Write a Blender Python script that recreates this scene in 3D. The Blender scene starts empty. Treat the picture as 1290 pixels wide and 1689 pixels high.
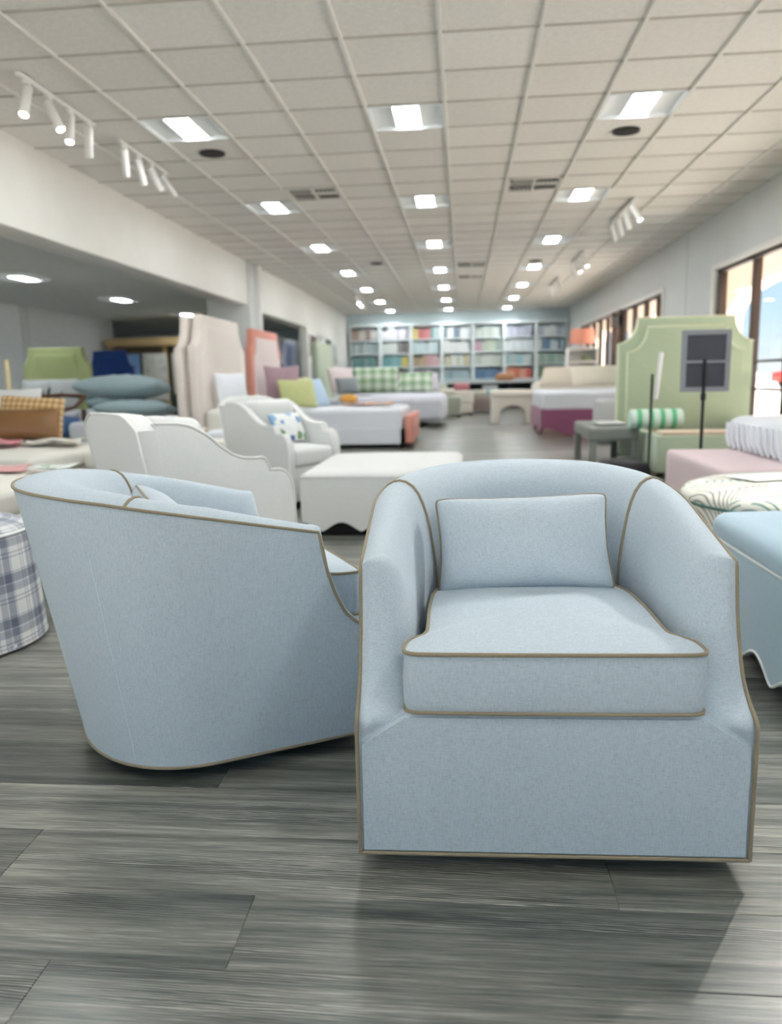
import bpy, bmesh, math, random
from mathutils import Vector, Matrix
random.seed(7)
PI = math.pi
SC = bpy.context.scene
COL = SC.collection

# ------------------------------------------------------------------ camera
F_PX, W_PX, H_PX = 1277.0, 1290.0, 1689.0
VP = Vector((763 - 645, 620 - 844.5, F_PX)).normalized()          # room axis (+Y) seen by the lens
_p2 = Vector((1763 - 645, 620 - 22 - 844.5, F_PX)).normalized()
UP = VP.cross(_p2).normalized()
if UP.y > 0: UP = -UP
RX = VP.cross(UP)
cam_d = bpy.data.cameras.new('camera')
cam = bpy.data.objects.new('camera', cam_d); COL.objects.link(cam); SC.camera = cam
cam_d.sensor_fit = 'HORIZONTAL'; cam_d.sensor_width = 36.0
cam_d.lens = F_PX / W_PX * 36.0
xr = Vector((RX.x, VP.x, UP.x)); yd = Vector((RX.y, VP.y, UP.y)); zf = Vector((RX.z, VP.z, UP.z))
cam.matrix_world = Matrix(((xr.x, -yd.x, -zf.x, 0), (xr.y, -yd.y, -zf.y, 0), (xr.z, -yd.z, -zf.z, 1.0), (0, 0, 0, 1)))
cam_d.clip_start = 0.05; cam_d.clip_end = 400
cam_d.dof.use_dof = True; cam_d.dof.focus_distance = 1.75; cam_d.dof.aperture_fstop = 3.3

# ------------------------------------------------------------------ colour management, world, sun
SC.view_settings.view_transform = 'Standard'; SC.view_settings.look = 'None'
SC.view_settings.gamma = 1.0; SC.view_settings.use_curve_mapping = False
SC.view_settings.exposure = 1.40
SC.cycles.use_denoising = True
SC.cycles.max_bounces = 8; SC.cycles.diffuse_bounces = 4; SC.cycles.transparent_max_bounces = 12
SC.cycles.caustics_reflective = False; SC.cycles.caustics_refractive = False
SC.cycles.sample_clamp_indirect = 6.0

world = bpy.data.worlds.new('sky'); SC.world = world; world.use_nodes = True
wn, wl = world.node_tree.nodes, world.node_tree.links
wn.clear()
wo = wn.new('ShaderNodeOutputWorld'); bg = wn.new('ShaderNodeBackground')
tc = wn.new('ShaderNodeTexCoord'); sx = wn.new('ShaderNodeSeparateXYZ'); cr = wn.new('ShaderNodeValToRGB')
wl.new(tc.outputs['Generated'], sx.inputs[0]); wl.new(sx.outputs['Z'], cr.inputs[0])
cr.color_ramp.elements[0].position = 0.0; cr.color_ramp.elements[0].color = (0.86, 0.90, 0.94, 1)
cr.color_ramp.elements[1].position = 0.55; cr.color_ramp.elements[1].color = (0.20, 0.42, 0.80, 1)
e = cr.color_ramp.elements.new(0.06); e.color = (0.62, 0.80, 0.98, 1)
e = cr.color_ramp.elements.new(0.2); e.color = (0.38, 0.64, 0.95, 1)
wl.new(cr.outputs[0], bg.inputs['Color']); bg.inputs['Strength'].default_value = 0.5
wl.new(bg.outputs[0], wo.inputs[0])

sun_d = bpy.data.lights.new('sun', 'SUN'); sun_d.energy = 14.5; sun_d.angle = 0.01; sun_d.color = (1, 0.96, 0.91)
sun = bpy.data.objects.new('sun', sun_d); COL.objects.link(sun)
_e = math.radians(43)
sun.rotation_euler = Vector((-math.cos(_e) * 0.87, math.cos(_e) * 0.5, -math.sin(_e))).to_track_quat('-Z', 'Y').to_euler()
LAMP = 23.0      # radiance of the ceiling light lenses

# ------------------------------------------------------------------ materials
MATS = {}
def srgb(r, g, b):
    def f(c):
        c /= 255.0
        return c / 12.92 if c <= 0.04045 else ((c + 0.055) / 1.055) ** 2.4
    return (f(r), f(g), f(b), 1.0)

class NT:
    def __init__(s, name):
        s.m = bpy.data.materials.new(name); s.m.use_nodes = True
        s.n = s.m.node_tree.nodes; s.l = s.m.node_tree.links
        s.b = s.n['Principled BSDF']; s.out = s.n['Material Output']
    def new(s, t, **k):
        x = s.n.new(t)
        for a, v in k.items(): setattr(x, a, v)
        return x
    def link(s, a, b): s.l.new(a, b)
    def coord(s, kind='Object'): return s.new('ShaderNodeTexCoord').outputs[kind]
    def mapping(s, vec, scale=(1, 1, 1), rot=(0, 0, 0)):
        m = s.new('ShaderNodeMapping'); m.inputs['Scale'].default_value = scale; m.inputs['Rotation'].default_value = rot
        s.link(vec, m.inputs['Vector']); return m.outputs[0]
    def noise(s, vec, scale=5, detail=3, rough=0.5, dist=0.0):
        t = s.new('ShaderNodeTexNoise'); t.inputs['Scale'].default_value = scale; t.inputs['Detail'].default_value = detail
        t.inputs['Roughness'].default_value = rough; t.inputs['Distortion'].default_value = dist
        s.link(vec, t.inputs['Vector']); return t.outputs['Fac']
    def math(s, op, a, b=None, c=None):
        m = s.new('ShaderNodeMath', operation=op)
        for i, v in enumerate((a, b, c)):
            if v is None: continue
            if isinstance(v, (int, float)): m.inputs[i].default_value = v
            else: s.link(v, m.inputs[i])
        return m.outputs[0]
    def ramp(s, fac, stops, interp='LINEAR'):
        r = s.new('ShaderNodeValToRGB'); r.color_ramp.interpolation = interp
        el = r.color_ramp.elements
        while len(el) > 1: el.remove(el[-1])
        el[0].position, el[0].color = stops[0]
        for p, c in stops[1:]:
            x = el.new(p); x.color = c
        s.link(fac, r.inputs[0]); return r.outputs[0]
    def mix(s, fac, a, b, blend='MIX'):
        m = s.new('ShaderNodeMix', data_type='RGBA', blend_type=blend)
        for i, v in ((0, fac), (6, a), (7, b)):
            if isinstance(v, (int, float)): m.inputs[i].default_value = v
            elif isinstance(v, tuple): m.inputs[i].default_value = v
            else: s.link(v, m.inputs[i])
        return m.outputs[2]
    def bump(s, h, strength=0.2, dist=0.001):
        b = s.new('ShaderNodeBump'); b.inputs['Strength'].default_value = strength; b.inputs['Distance'].default_value = dist
        s.link(h, b.inputs['Height']); s.link(b.outputs[0], s.b.inputs['Normal'])
    def color(s, c):
        if isinstance(c, tuple): s.b.inputs['Base Color'].default_value = c
        else: s.link(c, s.b.inputs['Base Color'])

def mul(c, k): return (c[0] * k, c[1] * k, c[2] * k, 1.0)

def fabric(name, c, var=0.10, scale=1.0, sheen=0.15, rough=0.9):
    """woven cloth: horizontal and vertical slubs, a little soft relief"""
    if name in MATS: return MATS[name]
    t = NT(name); v = t.coord()
    a = t.noise(t.mapping(v, (70 * scale, 560 * scale, 560 * scale)), 1, 2, 0.6)
    b = t.noise(t.mapping(v, (560 * scale, 560 * scale, 70 * scale)), 1, 2, 0.6)
    c_ = t.noise(t.mapping(v, (560 * scale, 70 * scale, 560 * scale)), 1, 2, 0.6)
    w = t.math('ADD', t.math('ADD', t.math('MULTIPLY', a, 0.36), t.math('MULTIPLY', b, 0.36)), t.math('MULTIPLY', c_, 0.28))
    big = t.noise(v, 3, 2)
    w2 = t.math('ADD', w, t.math('MULTIPLY', t.math('SUBTRACT', big, 0.5), 0.05))
    t.color(t.ramp(w2, [(0.36, mul(c, 1 - var * 1.6)), (0.5, c), (0.64, mul(c, 1 + var))]))
    t.b.inputs['Roughness'].default_value = rough
    t.b.inputs['Specular IOR Level'].default_value = 0.2
    t.b.inputs['Sheen Weight'].default_value = sheen
    t.bump(w, 0.25, 0.0015)
    MATS[name] = t.m; return t.m

def paint(name, c, rough=0.6, var=0.03, nscale=8, metallic=0.0, spec=0.4, bump=0.0):
    if name in MATS: return MATS[name]
    t = NT(name); n = t.noise(t.coord(), nscale, 3)
    t.color(t.ramp(n, [(0.3, mul(c, 1 - var)), (0.7, mul(c, 1 + var))]))
    t.b.inputs['Roughness'].default_value = rough; t.b.inputs['Metallic'].default_value = metallic
    t.b.inputs['Specular IOR Level'].default_value = spec
    if bump: t.bump(n, bump, 0.002)
    MATS[name] = t.m; return t.m

def emis(name, c, strength):
    if name in MATS: return MATS[name]
    t = NT(name); t.color((0.8, 0.8, 0.8, 1)); t.b.inputs['Emission Color'].default_value = c
    t.b.inputs['Emission Strength'].default_value = strength
    MATS[name] = t.m; return t.m

def plank_mat(name, seams=False):
    t = NT(name); v = t.coord()
    info = t.new('ShaderNodeObjectInfo')
    if seams:
        br = t.new('ShaderNodeTexBrick'); br.inputs['Scale'].default_value = 1.0
        br.inputs['Brick Width'].default_value = 1.25; br.inputs['Row Height'].default_value = 0.195
        br.inputs['Mortar Size'].default_value = 0.0012; br.inputs['Color1'].default_value = (0, 0, 0, 1)
        br.inputs['Color2'].default_value = (1, 1, 1, 1); br.inputs['Mortar'].default_value = (0.5, 0.5, 0.5, 1)
        br.offset = 0.37; t.link(v, br.inputs['Vector']); rnd = t.math('MULTIPLY', br.outputs['Color'], 1.0)
    else: rnd = info.outputs['Random']
    add = t.new('ShaderNodeCombineXYZ'); t.link(t.math('MULTIPLY', rnd, 37.0), add.inputs[0]); t.link(t.math('MULTIPLY', rnd, 11.3), add.inputs[1])
    vm = t.new('ShaderNodeVectorMath', operation='ADD'); t.link(v, vm.inputs[0]); t.link(add.outputs[0], vm.inputs[1]); p = vm.outputs[0]
    broad = t.noise(t.mapping(p, (0.55, 11, 1)), 1.3, 3, 0.55, 0.5)
    fine = t.noise(t.mapping(p, (9, 260, 1)), 1.0, 3, 0.7)
    mid = t.noise(t.mapping(p, (1.6, 60, 1)), 1.0, 4, 0.65, 0.2)
    # cathedral grain: stretched, distorted rings in patches
    wv = t.new('ShaderNodeTexWave', wave_type='RINGS', rings_direction='Z'); wv.inputs['Scale'].default_value = 9.0
    wv.inputs['Distortion'].default_value = 6.0; wv.inputs['Detail'].default_value = 4; wv.inputs['Detail Scale'].default_value = 1.6
    t.link(t.mapping(p, (0.5, 6.5, 1)), wv.inputs['Vector'])
    mask = t.ramp(t.noise(t.mapping(p, (0.7, 8, 1)), 1.0, 1), [(0.52, (0, 0, 0, 1)), (0.62, (1, 1, 1, 1))])
    cath = t.math('MULTIPLY', t.math('SUBTRACT', wv.outputs['Fac'], 0.62), mask)
    s = t.math('ADD', t.math('MULTIPLY', broad, 0.62), t.math('MULTIPLY', mid, 0.46))
    s = t.math('ADD', s, t.math('MULTIPLY', fine, 0.50))
    s = t.math('ADD', s, t.math('MULTIPLY', cath, 0.36))
    s = t.math('ADD', s, t.math('MULTIPLY', t.math('SUBTRACT', rnd, 0.5), 0.12))
    c = t.ramp(s, [(0.54, srgb(56, 59, 56)), (0.69, srgb(90, 93, 88)), (0.84, srgb(128, 128, 120)), (1.04, srgb(180, 178, 168))])
    if seams: c = t.mix(br.outputs['Fac'], c, srgb(150, 148, 140))
    t.color(c)
    t.b.inputs['Roughness'].default_value = 0.31
    t.b.inputs['Specular IOR Level'].default_value = 0.55
    t.bump(fine, 0.06, 0.001)
    return t.m

def plaid_mat(name, base, c1, c2, per=0.17):
    """woven plaid over the uv (metres)"""
    t = NT(name); uv = t.coord('UV'); sp = t.new('ShaderNodeSeparateXYZ'); t.link(uv, sp.inputs[0])
    def bands(o):
        f = t.math('FRACT', t.math('DIVIDE', o, per))
        g = lambda v: (v, v, v, 1)
        return t.ramp(f, [(0.0, g(0)), (0.06, g(0.7)), (0.085, g(0)), (0.15, g(0.7)), (0.175, g(0)), (0.30, g(0.55)), (0.47, g(0.1)), (0.50, g(0.8)), (0.70, g(0.15)), (0.73, g(0.6)), (0.75, g(0.0))], 'CONSTANT')
    a, b = bands(sp.outputs[0]), bands(sp.outputs[1])
    k = t.math('ADD', t.math('MULTIPLY', a, 0.5), t.math('MULTIPLY', b, 0.5))
    n = t.noise(t.mapping(uv, (300, 300, 1)), 1, 2)
    k = t.math('ADD', k, t.math('MULTIPLY', t.math('SUBTRACT', n, 0.5), 0.12))
    t.color(t.ramp(k, [(0.0, base), (0.35, c1), (0.8, c2)]))
    t.b.inputs['Roughness'].default_value = 0.9; t.b.inputs['Specular IOR Level'].default_value = 0.2
    return t.m

def gingham_mat(name, base, c1, c2, per):
    t = NT(name); uv = t.coord('UV'); sp = t.new('ShaderNodeSeparateXYZ'); t.link(uv, sp.inputs[0])
    a = t.math('GREATER_THAN', t.math('FRACT', t.math('DIVIDE', sp.outputs[0], per)), 0.5)
    b = t.math('GREATER_THAN', t.math('FRACT', t.math('DIVIDE', sp.outputs[1], per)), 0.5)
    k = t.math('MULTIPLY', t.math('ADD', a, b), 0.5)
    t.color(t.ramp(k, [(0.0, base), (0.5, c1), (1.0, c2)])); t.b.inputs['Roughness'].default_value = 0.9
    return t.m

def leaf_mat(name):
    """cream cloth printed with arching teal and grey leaf strokes"""
    t = NT(name); uv = t.coord('UV'); sp = t.new('ShaderNodeSeparateXYZ'); t.link(uv, sp.inputs[0])
    u = t.math('DIVIDE', sp.outputs[0], 0.30); cell = t.math('FLOOR', u); fu = t.math('SUBTRACT', t.math('FRACT', u), 0.5)
    arc = t.math('ADD', sp.outputs[1], t.math('MULTIPLY', t.math('MULTIPLY', fu, fu), 0.45))
    st = t.math('FRACT', t.math('DIVIDE', t.math('ADD', arc, t.math('MULTIPLY', fu, 0.12)), 0.035))
    stroke = t.math('LESS_THAN', st, 0.36)
    odd = t.math('GREATER_THAN', t.math('FRACT', t.math('MULTIPLY', cell, 0.5)), 0.25)
    ink = t.mix(odd, srgb(118, 112, 104), srgb(62, 122, 116))
    blank = t.math('GREATER_THAN', t.noise(t.mapping(uv, (6, 6, 1)), 1, 1), 0.42)
    t.color(t.mix(t.math('MULTIPLY', stroke, t.math('MULTIPLY', blank, 0.75)), srgb(222, 221, 210), ink))
    t.b.inputs['Roughness'].default_value = 0.9
    return t.m

def floral_mat(name, base, cols, scale=9):
    t = NT(name); v = t.coord(); vo = t.new('ShaderNodeTexVoronoi'); vo.inputs['Scale'].default_value = scale
    t.link(v, vo.inputs['Vector'])
    hs = t.new('ShaderNodeSeparateXYZ'); t.link(vo.outputs['Color'], hs.inputs[0])
    stops = [(i / len(cols), c) for i, c in enumerate(cols)]
    ink = t.ramp(hs.outputs[0], stops, 'CONSTANT')
    d = t.math('ADD', vo.outputs['Distance'], t.math('MULTIPLY', t.noise(v, scale * 4, 2), 0.35))
    t.color(t.mix(t.math('LESS_THAN', d, 0.52), base, ink)); t.b.inputs['Roughness'].default_value = 0.9
    return t.m

def glass_mat():
    t = NT('window_glass'); tr = t.new('ShaderNodeBsdfTransparent'); gl = t.new('ShaderNodeBsdfGlossy'); mx = t.new('ShaderNodeMixShader')
    tr.inputs[0].default_value = (0.94, 0.96, 0.95, 1); gl.inputs['Roughness'].default_value = 0.02; mx.inputs[0].default_value = 0.06
    t.link(tr.outputs[0], mx.inputs[1]); t.link(gl.outputs[0], mx.inputs[2]); t.link(mx.outputs[0], t.out.inputs['Surface'])
    return t.m

def film_mat():
    t = NT('clear_wrap'); tr = t.new('ShaderNodeBsdfTransparent'); gl = t.new('ShaderNodeBsdfGlossy'); mx = t.new('ShaderNodeMixShader')
    gl.inputs['Roughness'].default_value = 0.25; mx.inputs[0].default_value = 0.22
    t.link(tr.outputs[0], mx.inputs[1]); t.link(gl.outputs[0], mx.inputs[2]); t.link(mx.outputs[0], t.out.inputs['Surface'])
    return t.m

def wood_mat(name, c):
    if name in MATS: return MATS[name]
    t = NT(name); n = t.noise(t.mapping(t.coord(), (3, 40, 40)), 1, 3)
    t.color(t.ramp(n, [(0.3, mul(c, 0.7)), (0.7, mul(c, 1.2))])); t.b.inputs['Roughness'].default_value = 0.5
    MATS[name] = t.m; return t.m

def tile_mat():
    t = NT('mineral_tile'); v = t.coord(); info = t.new('ShaderNodeObjectInfo')
    n = t.noise(v, 90, 4, 0.7); n2 = t.noise(v, 25, 2)
    s = t.math('ADD', t.math('MULTIPLY', n, 0.7), t.math('MULTIPLY', n2, 0.3))
    s = t.math('ADD', s, t.math('MULTIPLY', t.math('SUBTRACT', info.outputs['Random'], 0.5), 0.10))
    t.color(t.ramp(s, [(0.3, srgb(216, 213, 208)), (0.6, srgb(238, 235, 230))])); t.b.inputs['Roughness'].default_value = 0.95
    t.b.inputs['Specular IOR Level'].default_value = 0.1
    t.bump(n, 0.5, 0.003); return t.m

BLUE = fabric('blue_linen', srgb(184, 196, 205), 0.14)
BLUE_IN = BLUE
TAUPE = fabric('taupe_cord', srgb(146, 134, 112), 0.2, 2.0)
STITCH = fabric('pale_stitch', srgb(205, 220, 224), 0.1, 2.0)
DARK = paint('black_steel', srgb(24, 24, 26), 0.45)
WHITE_FAB = fabric('white_linen', srgb(226, 226, 224), 0.05)
CREAM_FAB = fabric('cream_linen', srgb(226, 219, 208), 0.05)
IVORY = fabric('ivory_boucle', srgb(232, 228, 218), 0.05)
SHEET = fabric('white_cotton', srgb(228, 230, 236), 0.03)
WPIPE = fabric('white_cord', srgb(240, 240, 236), 0.05, 2.0)
GREY_SIDE = WHITE_FAB
WALLW = paint('white_wall', srgb(236, 235, 230), 0.7, 0.02, 3)
WALLG = paint('grey_wall', srgb(214, 217, 216), 0.7, 0.02, 3)
WALLB = paint('pale_blue_wall', srgb(216, 230, 234), 0.7, 0.02, 3)
TRIMW = paint('white_trim', srgb(232, 231, 228), 0.45, 0.01)
BRONZE = paint('bronze_frame', srgb(74, 62, 56), 0.45, 0.05, 8, 0.2)
GLASS = glass_mat()
TILE = tile_mat()
TEE_SHADOW = paint('shadowed_tee', srgb(184, 180, 171), 0.6, 0.02)  # cross tees darkened to paint in the shadow line at the tile joints
TEE = paint('white_tee', srgb(226, 224, 218), 0.5, 0.02)
LENS = emis('lamp_lens', (0.93, 0.98, 1.0, 1), LAMP)
SPOTLENS = emis('spot_lens', (1.0, 0.98, 0.94, 1), 25.0)
LAMPPAN = paint('lamp_pan', srgb(235, 240, 242), 0.35, 0.01)

# ------------------------------------------------------------------ object helpers
def link(o, parent=None):
    COL.objects.link(o)
    if parent is not None: o.parent = parent
    return o

def tag(o, label=None, cat=None, group=None, kind=None):
    if label: o['label'] = label
    if cat: o['category'] = cat
    if group: o['group'] = group
    if kind: o['kind'] = kind
    return o

def thing(name, label, cat, loc=(0, 0, 0), rz=0.0, group=None):
    o = bpy.data.objects.new(name, None); o.empty_display_size = 0.1
    o.location = loc; o.rotation_euler = (0, 0, rz); link(o)
    return tag(o, label, cat, group)

def mk(name, verts, faces, mat, parent=None, smooth=40, uv=None, loc=None, rot=None):
    me = bpy.data.meshes.new(name); me.from_pydata([tuple(v) for v in verts], [], faces)
    if uv is not None:
        lay = me.uv_layers.new(name='uv')
        for lp in me.loops: lay.data[lp.index].uv = uv[lp.vertex_index]
    return fin(name, me, mat, parent, smooth, loc, rot)

def fin(name, me, mat, parent=None, smooth=40, loc=None, rot=None):
    me.materials.append(mat)
    if smooth:
        me.shade_smooth()
        if smooth < 180: me.set_sharp_from_angle(angle=math.radians(smooth))
    me.update()
    o = bpy.data.objects.new(name, me)
    if loc is not None: o.location = loc
    if rot is not None: o.rotation_euler = rot
    return link(o, parent)

def bm_obj(name, bm, mat, parent=None, smooth=40, loc=None, rot=None):
    bmesh.ops.recalc_face_normals(bm, faces=bm.faces)
    me = bpy.data.meshes.new(name); bm.to_mesh(me); bm.free()
    return fin(name, me, mat, parent, smooth, loc, rot)

def add_box(bm, lo, hi):
    c = [(lo[i] + hi[i]) / 2 for i in range(3)]; s = [hi[i] - lo[i] for i in range(3)]
    return bmesh.ops.create_cube(bm, size=1.0, matrix=Matrix.Translation(c) @ Matrix.Diagonal((s[0], s[1], s[2], 1)))['verts']

def box(name, lo, hi, mat, parent=None, bev=0.004, seg=2, loc=None, rot=None):
    bm = bmesh.new(); add_box(bm, lo, hi)
    if bev: bmesh.ops.bevel(bm, geom=bm.edges[:], offset=bev, segments=seg, profile=0.5, affect='EDGES')
    return bm_obj(name, bm, mat, parent, 40, loc, rot)

def boxes(name, lst, mat, parent=None, loc=None, rot=None):
    bm = bmesh.new()
    for lo, hi in lst: add_box(bm, lo, hi)
    return bm_obj(name, bm, mat, parent, 40, loc, rot)

def soft(name, lo, hi, r, mat, parent=None, crown=0.0, n=14, bulge=0.0, wob=0.0, loc=None, rot=None, seed=1):
    """rounded, stuffed block"""
    h = [(hi[i] - lo[i]) / 2 for i in range(3)]; c = [(hi[i] + lo[i]) / 2 for i in range(3)]
    rr = [min(r, x * 0.999) for x in h]
    bm = bmesh.new(); bmesh.ops.create_cube(bm, size=2.0)
    bmesh.ops.subdivide_edges(bm, edges=bm.edges[:], cuts=n, use_grid_fill=True)
    def remap(t, hh, q):
        a = abs(t); m = 0.55
        v = a / m * (hh - q) if a <= m else (hh - q) + (a - m) / (1 - m) * q
        return math.copysign(v, t)
    rnd = random.Random(seed)
    ph = [rnd.uniform(0, 6) for _ in range(6)]
    for v in bm.verts:
        p = [remap(v.co[i], h[i], rr[i]) for i in range(3)]
        q = [max(-(h[i] - rr[i]), min(h[i] - rr[i], p[i])) for i in range(3)]
        d = [(p[i] - q[i]) / rr[i] for i in range(3)]
        L = math.sqrt(sum(x * x for x in d)) or 1.0
        k = max(abs(x) for x in d) / L if L else 1
        o = [q[i] + d[i] * rr[i] * (1 / L if max(abs(x) for x in d) > 0.999 else 1) for i in range(3)]
        fx, fy, fz = o[0] / h[0], o[1] / h[1], o[2] / h[2]
        o[2] += crown * max(0, 1 - fx * fx) * max(0, 1 - fy * fy) * (1 if fz > 0 else 0) * max(fz, 0)
        if bulge:
            o[0] += bulge * fx * (1 - fz * fz); o[1] += bulge * fy * (1 - fz * fz)
        if wob:
            o[0] += wob * math.sin(o[1] * 14 + ph[0]) * math.sin(o[2] * 17 + ph[1])
            o[1] += wob * math.sin(o[0] * 13 + ph[2]) * math.sin(o[2] * 19 + ph[3])
            o[2] += wob * math.sin(o[0] * 11 + ph[4]) * math.sin(o[1] * 12 + ph[5])
        v.co = (o[0] + c[0], o[1] + c[1], o[2] + c[2])
    return bm_obj(name, bm, mat, parent, 60, loc, rot)

def tube_data(pts, r, closed=False, n=8):
    pts = [Vector(p) for p in pts]; N = len(pts); V = []; Fc = []
    tang = []
    for i in range(N):
        if closed: d = pts[(i + 1) % N] - pts[i - 1]
        else: d = pts[min(i + 1, N - 1)] - pts[max(i - 1, 0)]
        tang.append(d.normalized() if d.length > 1e-9 else Vector((0, 0, 1)))
    a = tang[0].orthogonal().normalized()
    for i in range(N):
        a = (a - tang[i] * a.dot(tang[i]))
        a = a.normalized() if a.length > 1e-6 else tang[i].orthogonal().normalized()
        b = tang[i].cross(a)
        for j in range(n):
            t = 2 * PI * j / n
            V.append(pts[i] + (a * math.cos(t) + b * math.sin(t)) * r)
    M = N if closed else N - 1
    for i in range(M):
        i2 = (i + 1) % N
        for j in range(n):
            j2 = (j + 1) % n
            Fc.append((i * n + j, i * n + j2, i2 * n + j2, i2 * n + j))
    if not closed:
        Fc.append(tuple(range(n - 1, -1, -1))); Fc.append(tuple((N - 1) * n + j for j in range(n)))
    return V, Fc

def tube(name, paths, r, mat, parent=None, closed=False, n=8, loc=None, rot=None):
    """one or several cords as one part"""
    if not isinstance(paths[0][0], (tuple, list, Vector)): paths = [paths]
    V, Fc = [], []
    for p in paths:
        v, f = tube_data(p, r, closed, n); k = len(V)
        V += v; Fc += [tuple(i + k for i in q) for q in f]
    return mk(name, V, Fc, mat, parent, 60, None, loc, rot)

def lathe(name, prof, mat, parent=None, n=40, loc=None, rot=None, smooth=50, uvr=None):
    V, Fc, UV = [], [], []
    R = uvr or max(p[0] for p in prof); s = 0
    for i, (r, z) in enumerate(prof):
        if i: s += math.hypot(r - prof[i - 1][0], z - prof[i - 1][1])
        for j in range(n + 1):
            t = 2 * PI * j / n
            V.append((r * math.cos(t), r * math.sin(t), z)); UV.append((t * R, s))
    for i in range(len(prof) - 1):
        for j in range(n):
            a = i * (n + 1) + j; Fc.append((a, a + 1, a + n + 2, a + n + 1))
    return mk(name, V, Fc, mat, parent, smooth, UV, loc, rot)

def loft(name, rows, mat, parent=None, smooth=60, loc=None, rot=None, flip=False):
    nc = len(rows[0]); V = [p for r in rows for p in r]; Fc = []
    for i in range(len(rows) - 1):
        for j in range(nc - 1):
            q = (i * nc + j, i * nc + j + 1, (i + 1) * nc + j + 1, (i + 1) * nc + j)
            Fc.append(q[::-1] if flip else q)
    return mk(name, V, Fc, mat, parent, smooth, None, loc, rot)

def prism(name, outline, t0, t1, mat, parent=None, bev=0.01, seg=2, axis='y', loc=None, rot=None):
    """outline in (a, z); thickness along axis between t0 and t1"""
    bm = bmesh.new()
    def P(a, z, t): return (a, t, z) if axis == 'y' else (t, a, z)
    v0 = [bm.verts.new(P(a, z, t0)) for a, z in outline]; v1 = [bm.verts.new(P(a, z, t1)) for a, z in outline]
    N = len(outline); f0 = bm.faces.new(v0); f1 = bm.faces.new(v1[::-1])
    for i in range(N): bm.faces.new((v0[i], v1[i], v1[(i + 1) % N], v0[(i + 1) % N]))
    bmesh.ops.recalc_face_normals(bm, faces=bm.faces)
    if bev:
        ed = [e for e in bm.edges if (f0 in e.link_faces) or (f1 in e.link_faces)]
        bmesh.ops.bevel(bm, geom=ed, offset=bev, segments=seg, profile=0.5, affect='EDGES')
    return bm_obj(name, bm, mat, parent, 35, loc, rot)

def pillow_mesh(name, w, h, t, mat, parent=None, pinch=0.06, n=18, crease=0.0, loc=None, rot=None, seed=0, power=0.5, mtx=None):
    """stuffed cushion in its own xz plane, thickness along y"""
    rnd = random.Random(seed); ph = [rnd.uniform(0, 6) for _ in range(4)]
    V, Fc, UV = [], [], []; border = []
    idx = {}
    def xy(u, v):
        k = 0.035 * (u * u * v * v) ** 5                     # softly rounded corners
        return (w / 2 * u * (1 - pinch * (1 - v * v) - k), h / 2 * v * (1 - pinch * 1.2 * (1 - u * u) - k * w / h))
    for side in (1, -1):
        for i in range(n + 1):
            for j in range(n + 1):
                edge = i in (0, n) or j in (0, n)
                if side == -1 and edge: idx[(side, i, j)] = idx[(1, i, j)]; continue
                u = math.sin((2 * i / n - 1) * PI / 2); v = math.sin((2 * j / n - 1) * PI / 2)
                x, z = xy(u, v)
                d = (max(0, 1 - u * u) * max(0, 1 - v * v)) ** power * t / 2
                if crease: d += crease * math.sin(x * 40 + ph[0] + z * 13) * math.sin(z * 33 + ph[1]) * (1 - abs(u)) * (1 - abs(v)) * 2
                idx[(side, i, j)] = len(V); V.append(Vector((x, -side * d, z))); UV.append((x, z))
    for side in (1, -1):
        for i in range(n):
            for j in range(n):
                q = (idx[(side, i, j)], idx[(side, i + 1, j)], idx[(side, i + 1, j + 1)], idx[(side, i, j + 1)])
                Fc.append(q if side == 1 else q[::-1])
    ring = [(i, 0) for i in range(n)] + [(n, j) for j in range(n)] + [(i, n) for i in range(n, 0, -1)] + [(0, j) for j in range(n, 0, -1)]
    border = [V[idx[(1, i, j)]] for i, j in ring]
    o = mk(name, V, Fc, mat, parent, 180, UV, loc, rot)
    return o, border

def pillow(name, label, w, h, t, mat, loc, tilt=20, rz=0.0, roll=0.0, pipe=None, group=None, cat='pillow', pinch=0.06, seed=0, crease=0.004, power=0.5, piper=0.004):
    """thing: loc is the middle of the lower edge, front towards local -y"""
    root = thing(name, label, cat, loc, rz, group)
    R = Matrix.Rotation(-math.radians(tilt), 4, 'X') @ Matrix.Rotation(math.radians(roll), 4, 'Y')
    T = R @ Matrix.Translation((0, 0, h / 2))
    o, bd = pillow_mesh('cover', w, h, t, mat, root, pinch=pinch, seed=seed, crease=crease, power=power)
    o.matrix_local = T
    if pipe is not None:
        p = tube('piping', bd, piper, pipe, root, closed=True, n=6); p.matrix_local = T
    return root

def arc(cx, cz, r, a0, a1, n=8):
    return [(cx + r * math.cos(math.radians(a0 + (a1 - a0) * i / n)), cz + r * math.sin(math.radians(a0 + (a1 - a0) * i / n))) for i in range(n + 1)]

def copy_tree(o, parent=None):
    c = o.copy(); COL.objects.link(c)
    if parent is not None: c.parent = parent
    for ch in list(o.children): copy_tree(ch, c)
    return c

# ================================================================== THE SETTING
XL, XR, YF, YB, ZC = -3.75, 3.40, 26.0, -3.1, 3.05
XA, ZA = -9.0, 2.60                        # side area on the left and its ceiling
PLANK = plank_mat('grey_oak_plank'); PLANKFAR = plank_mat('grey_oak_planks_far', True)

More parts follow.
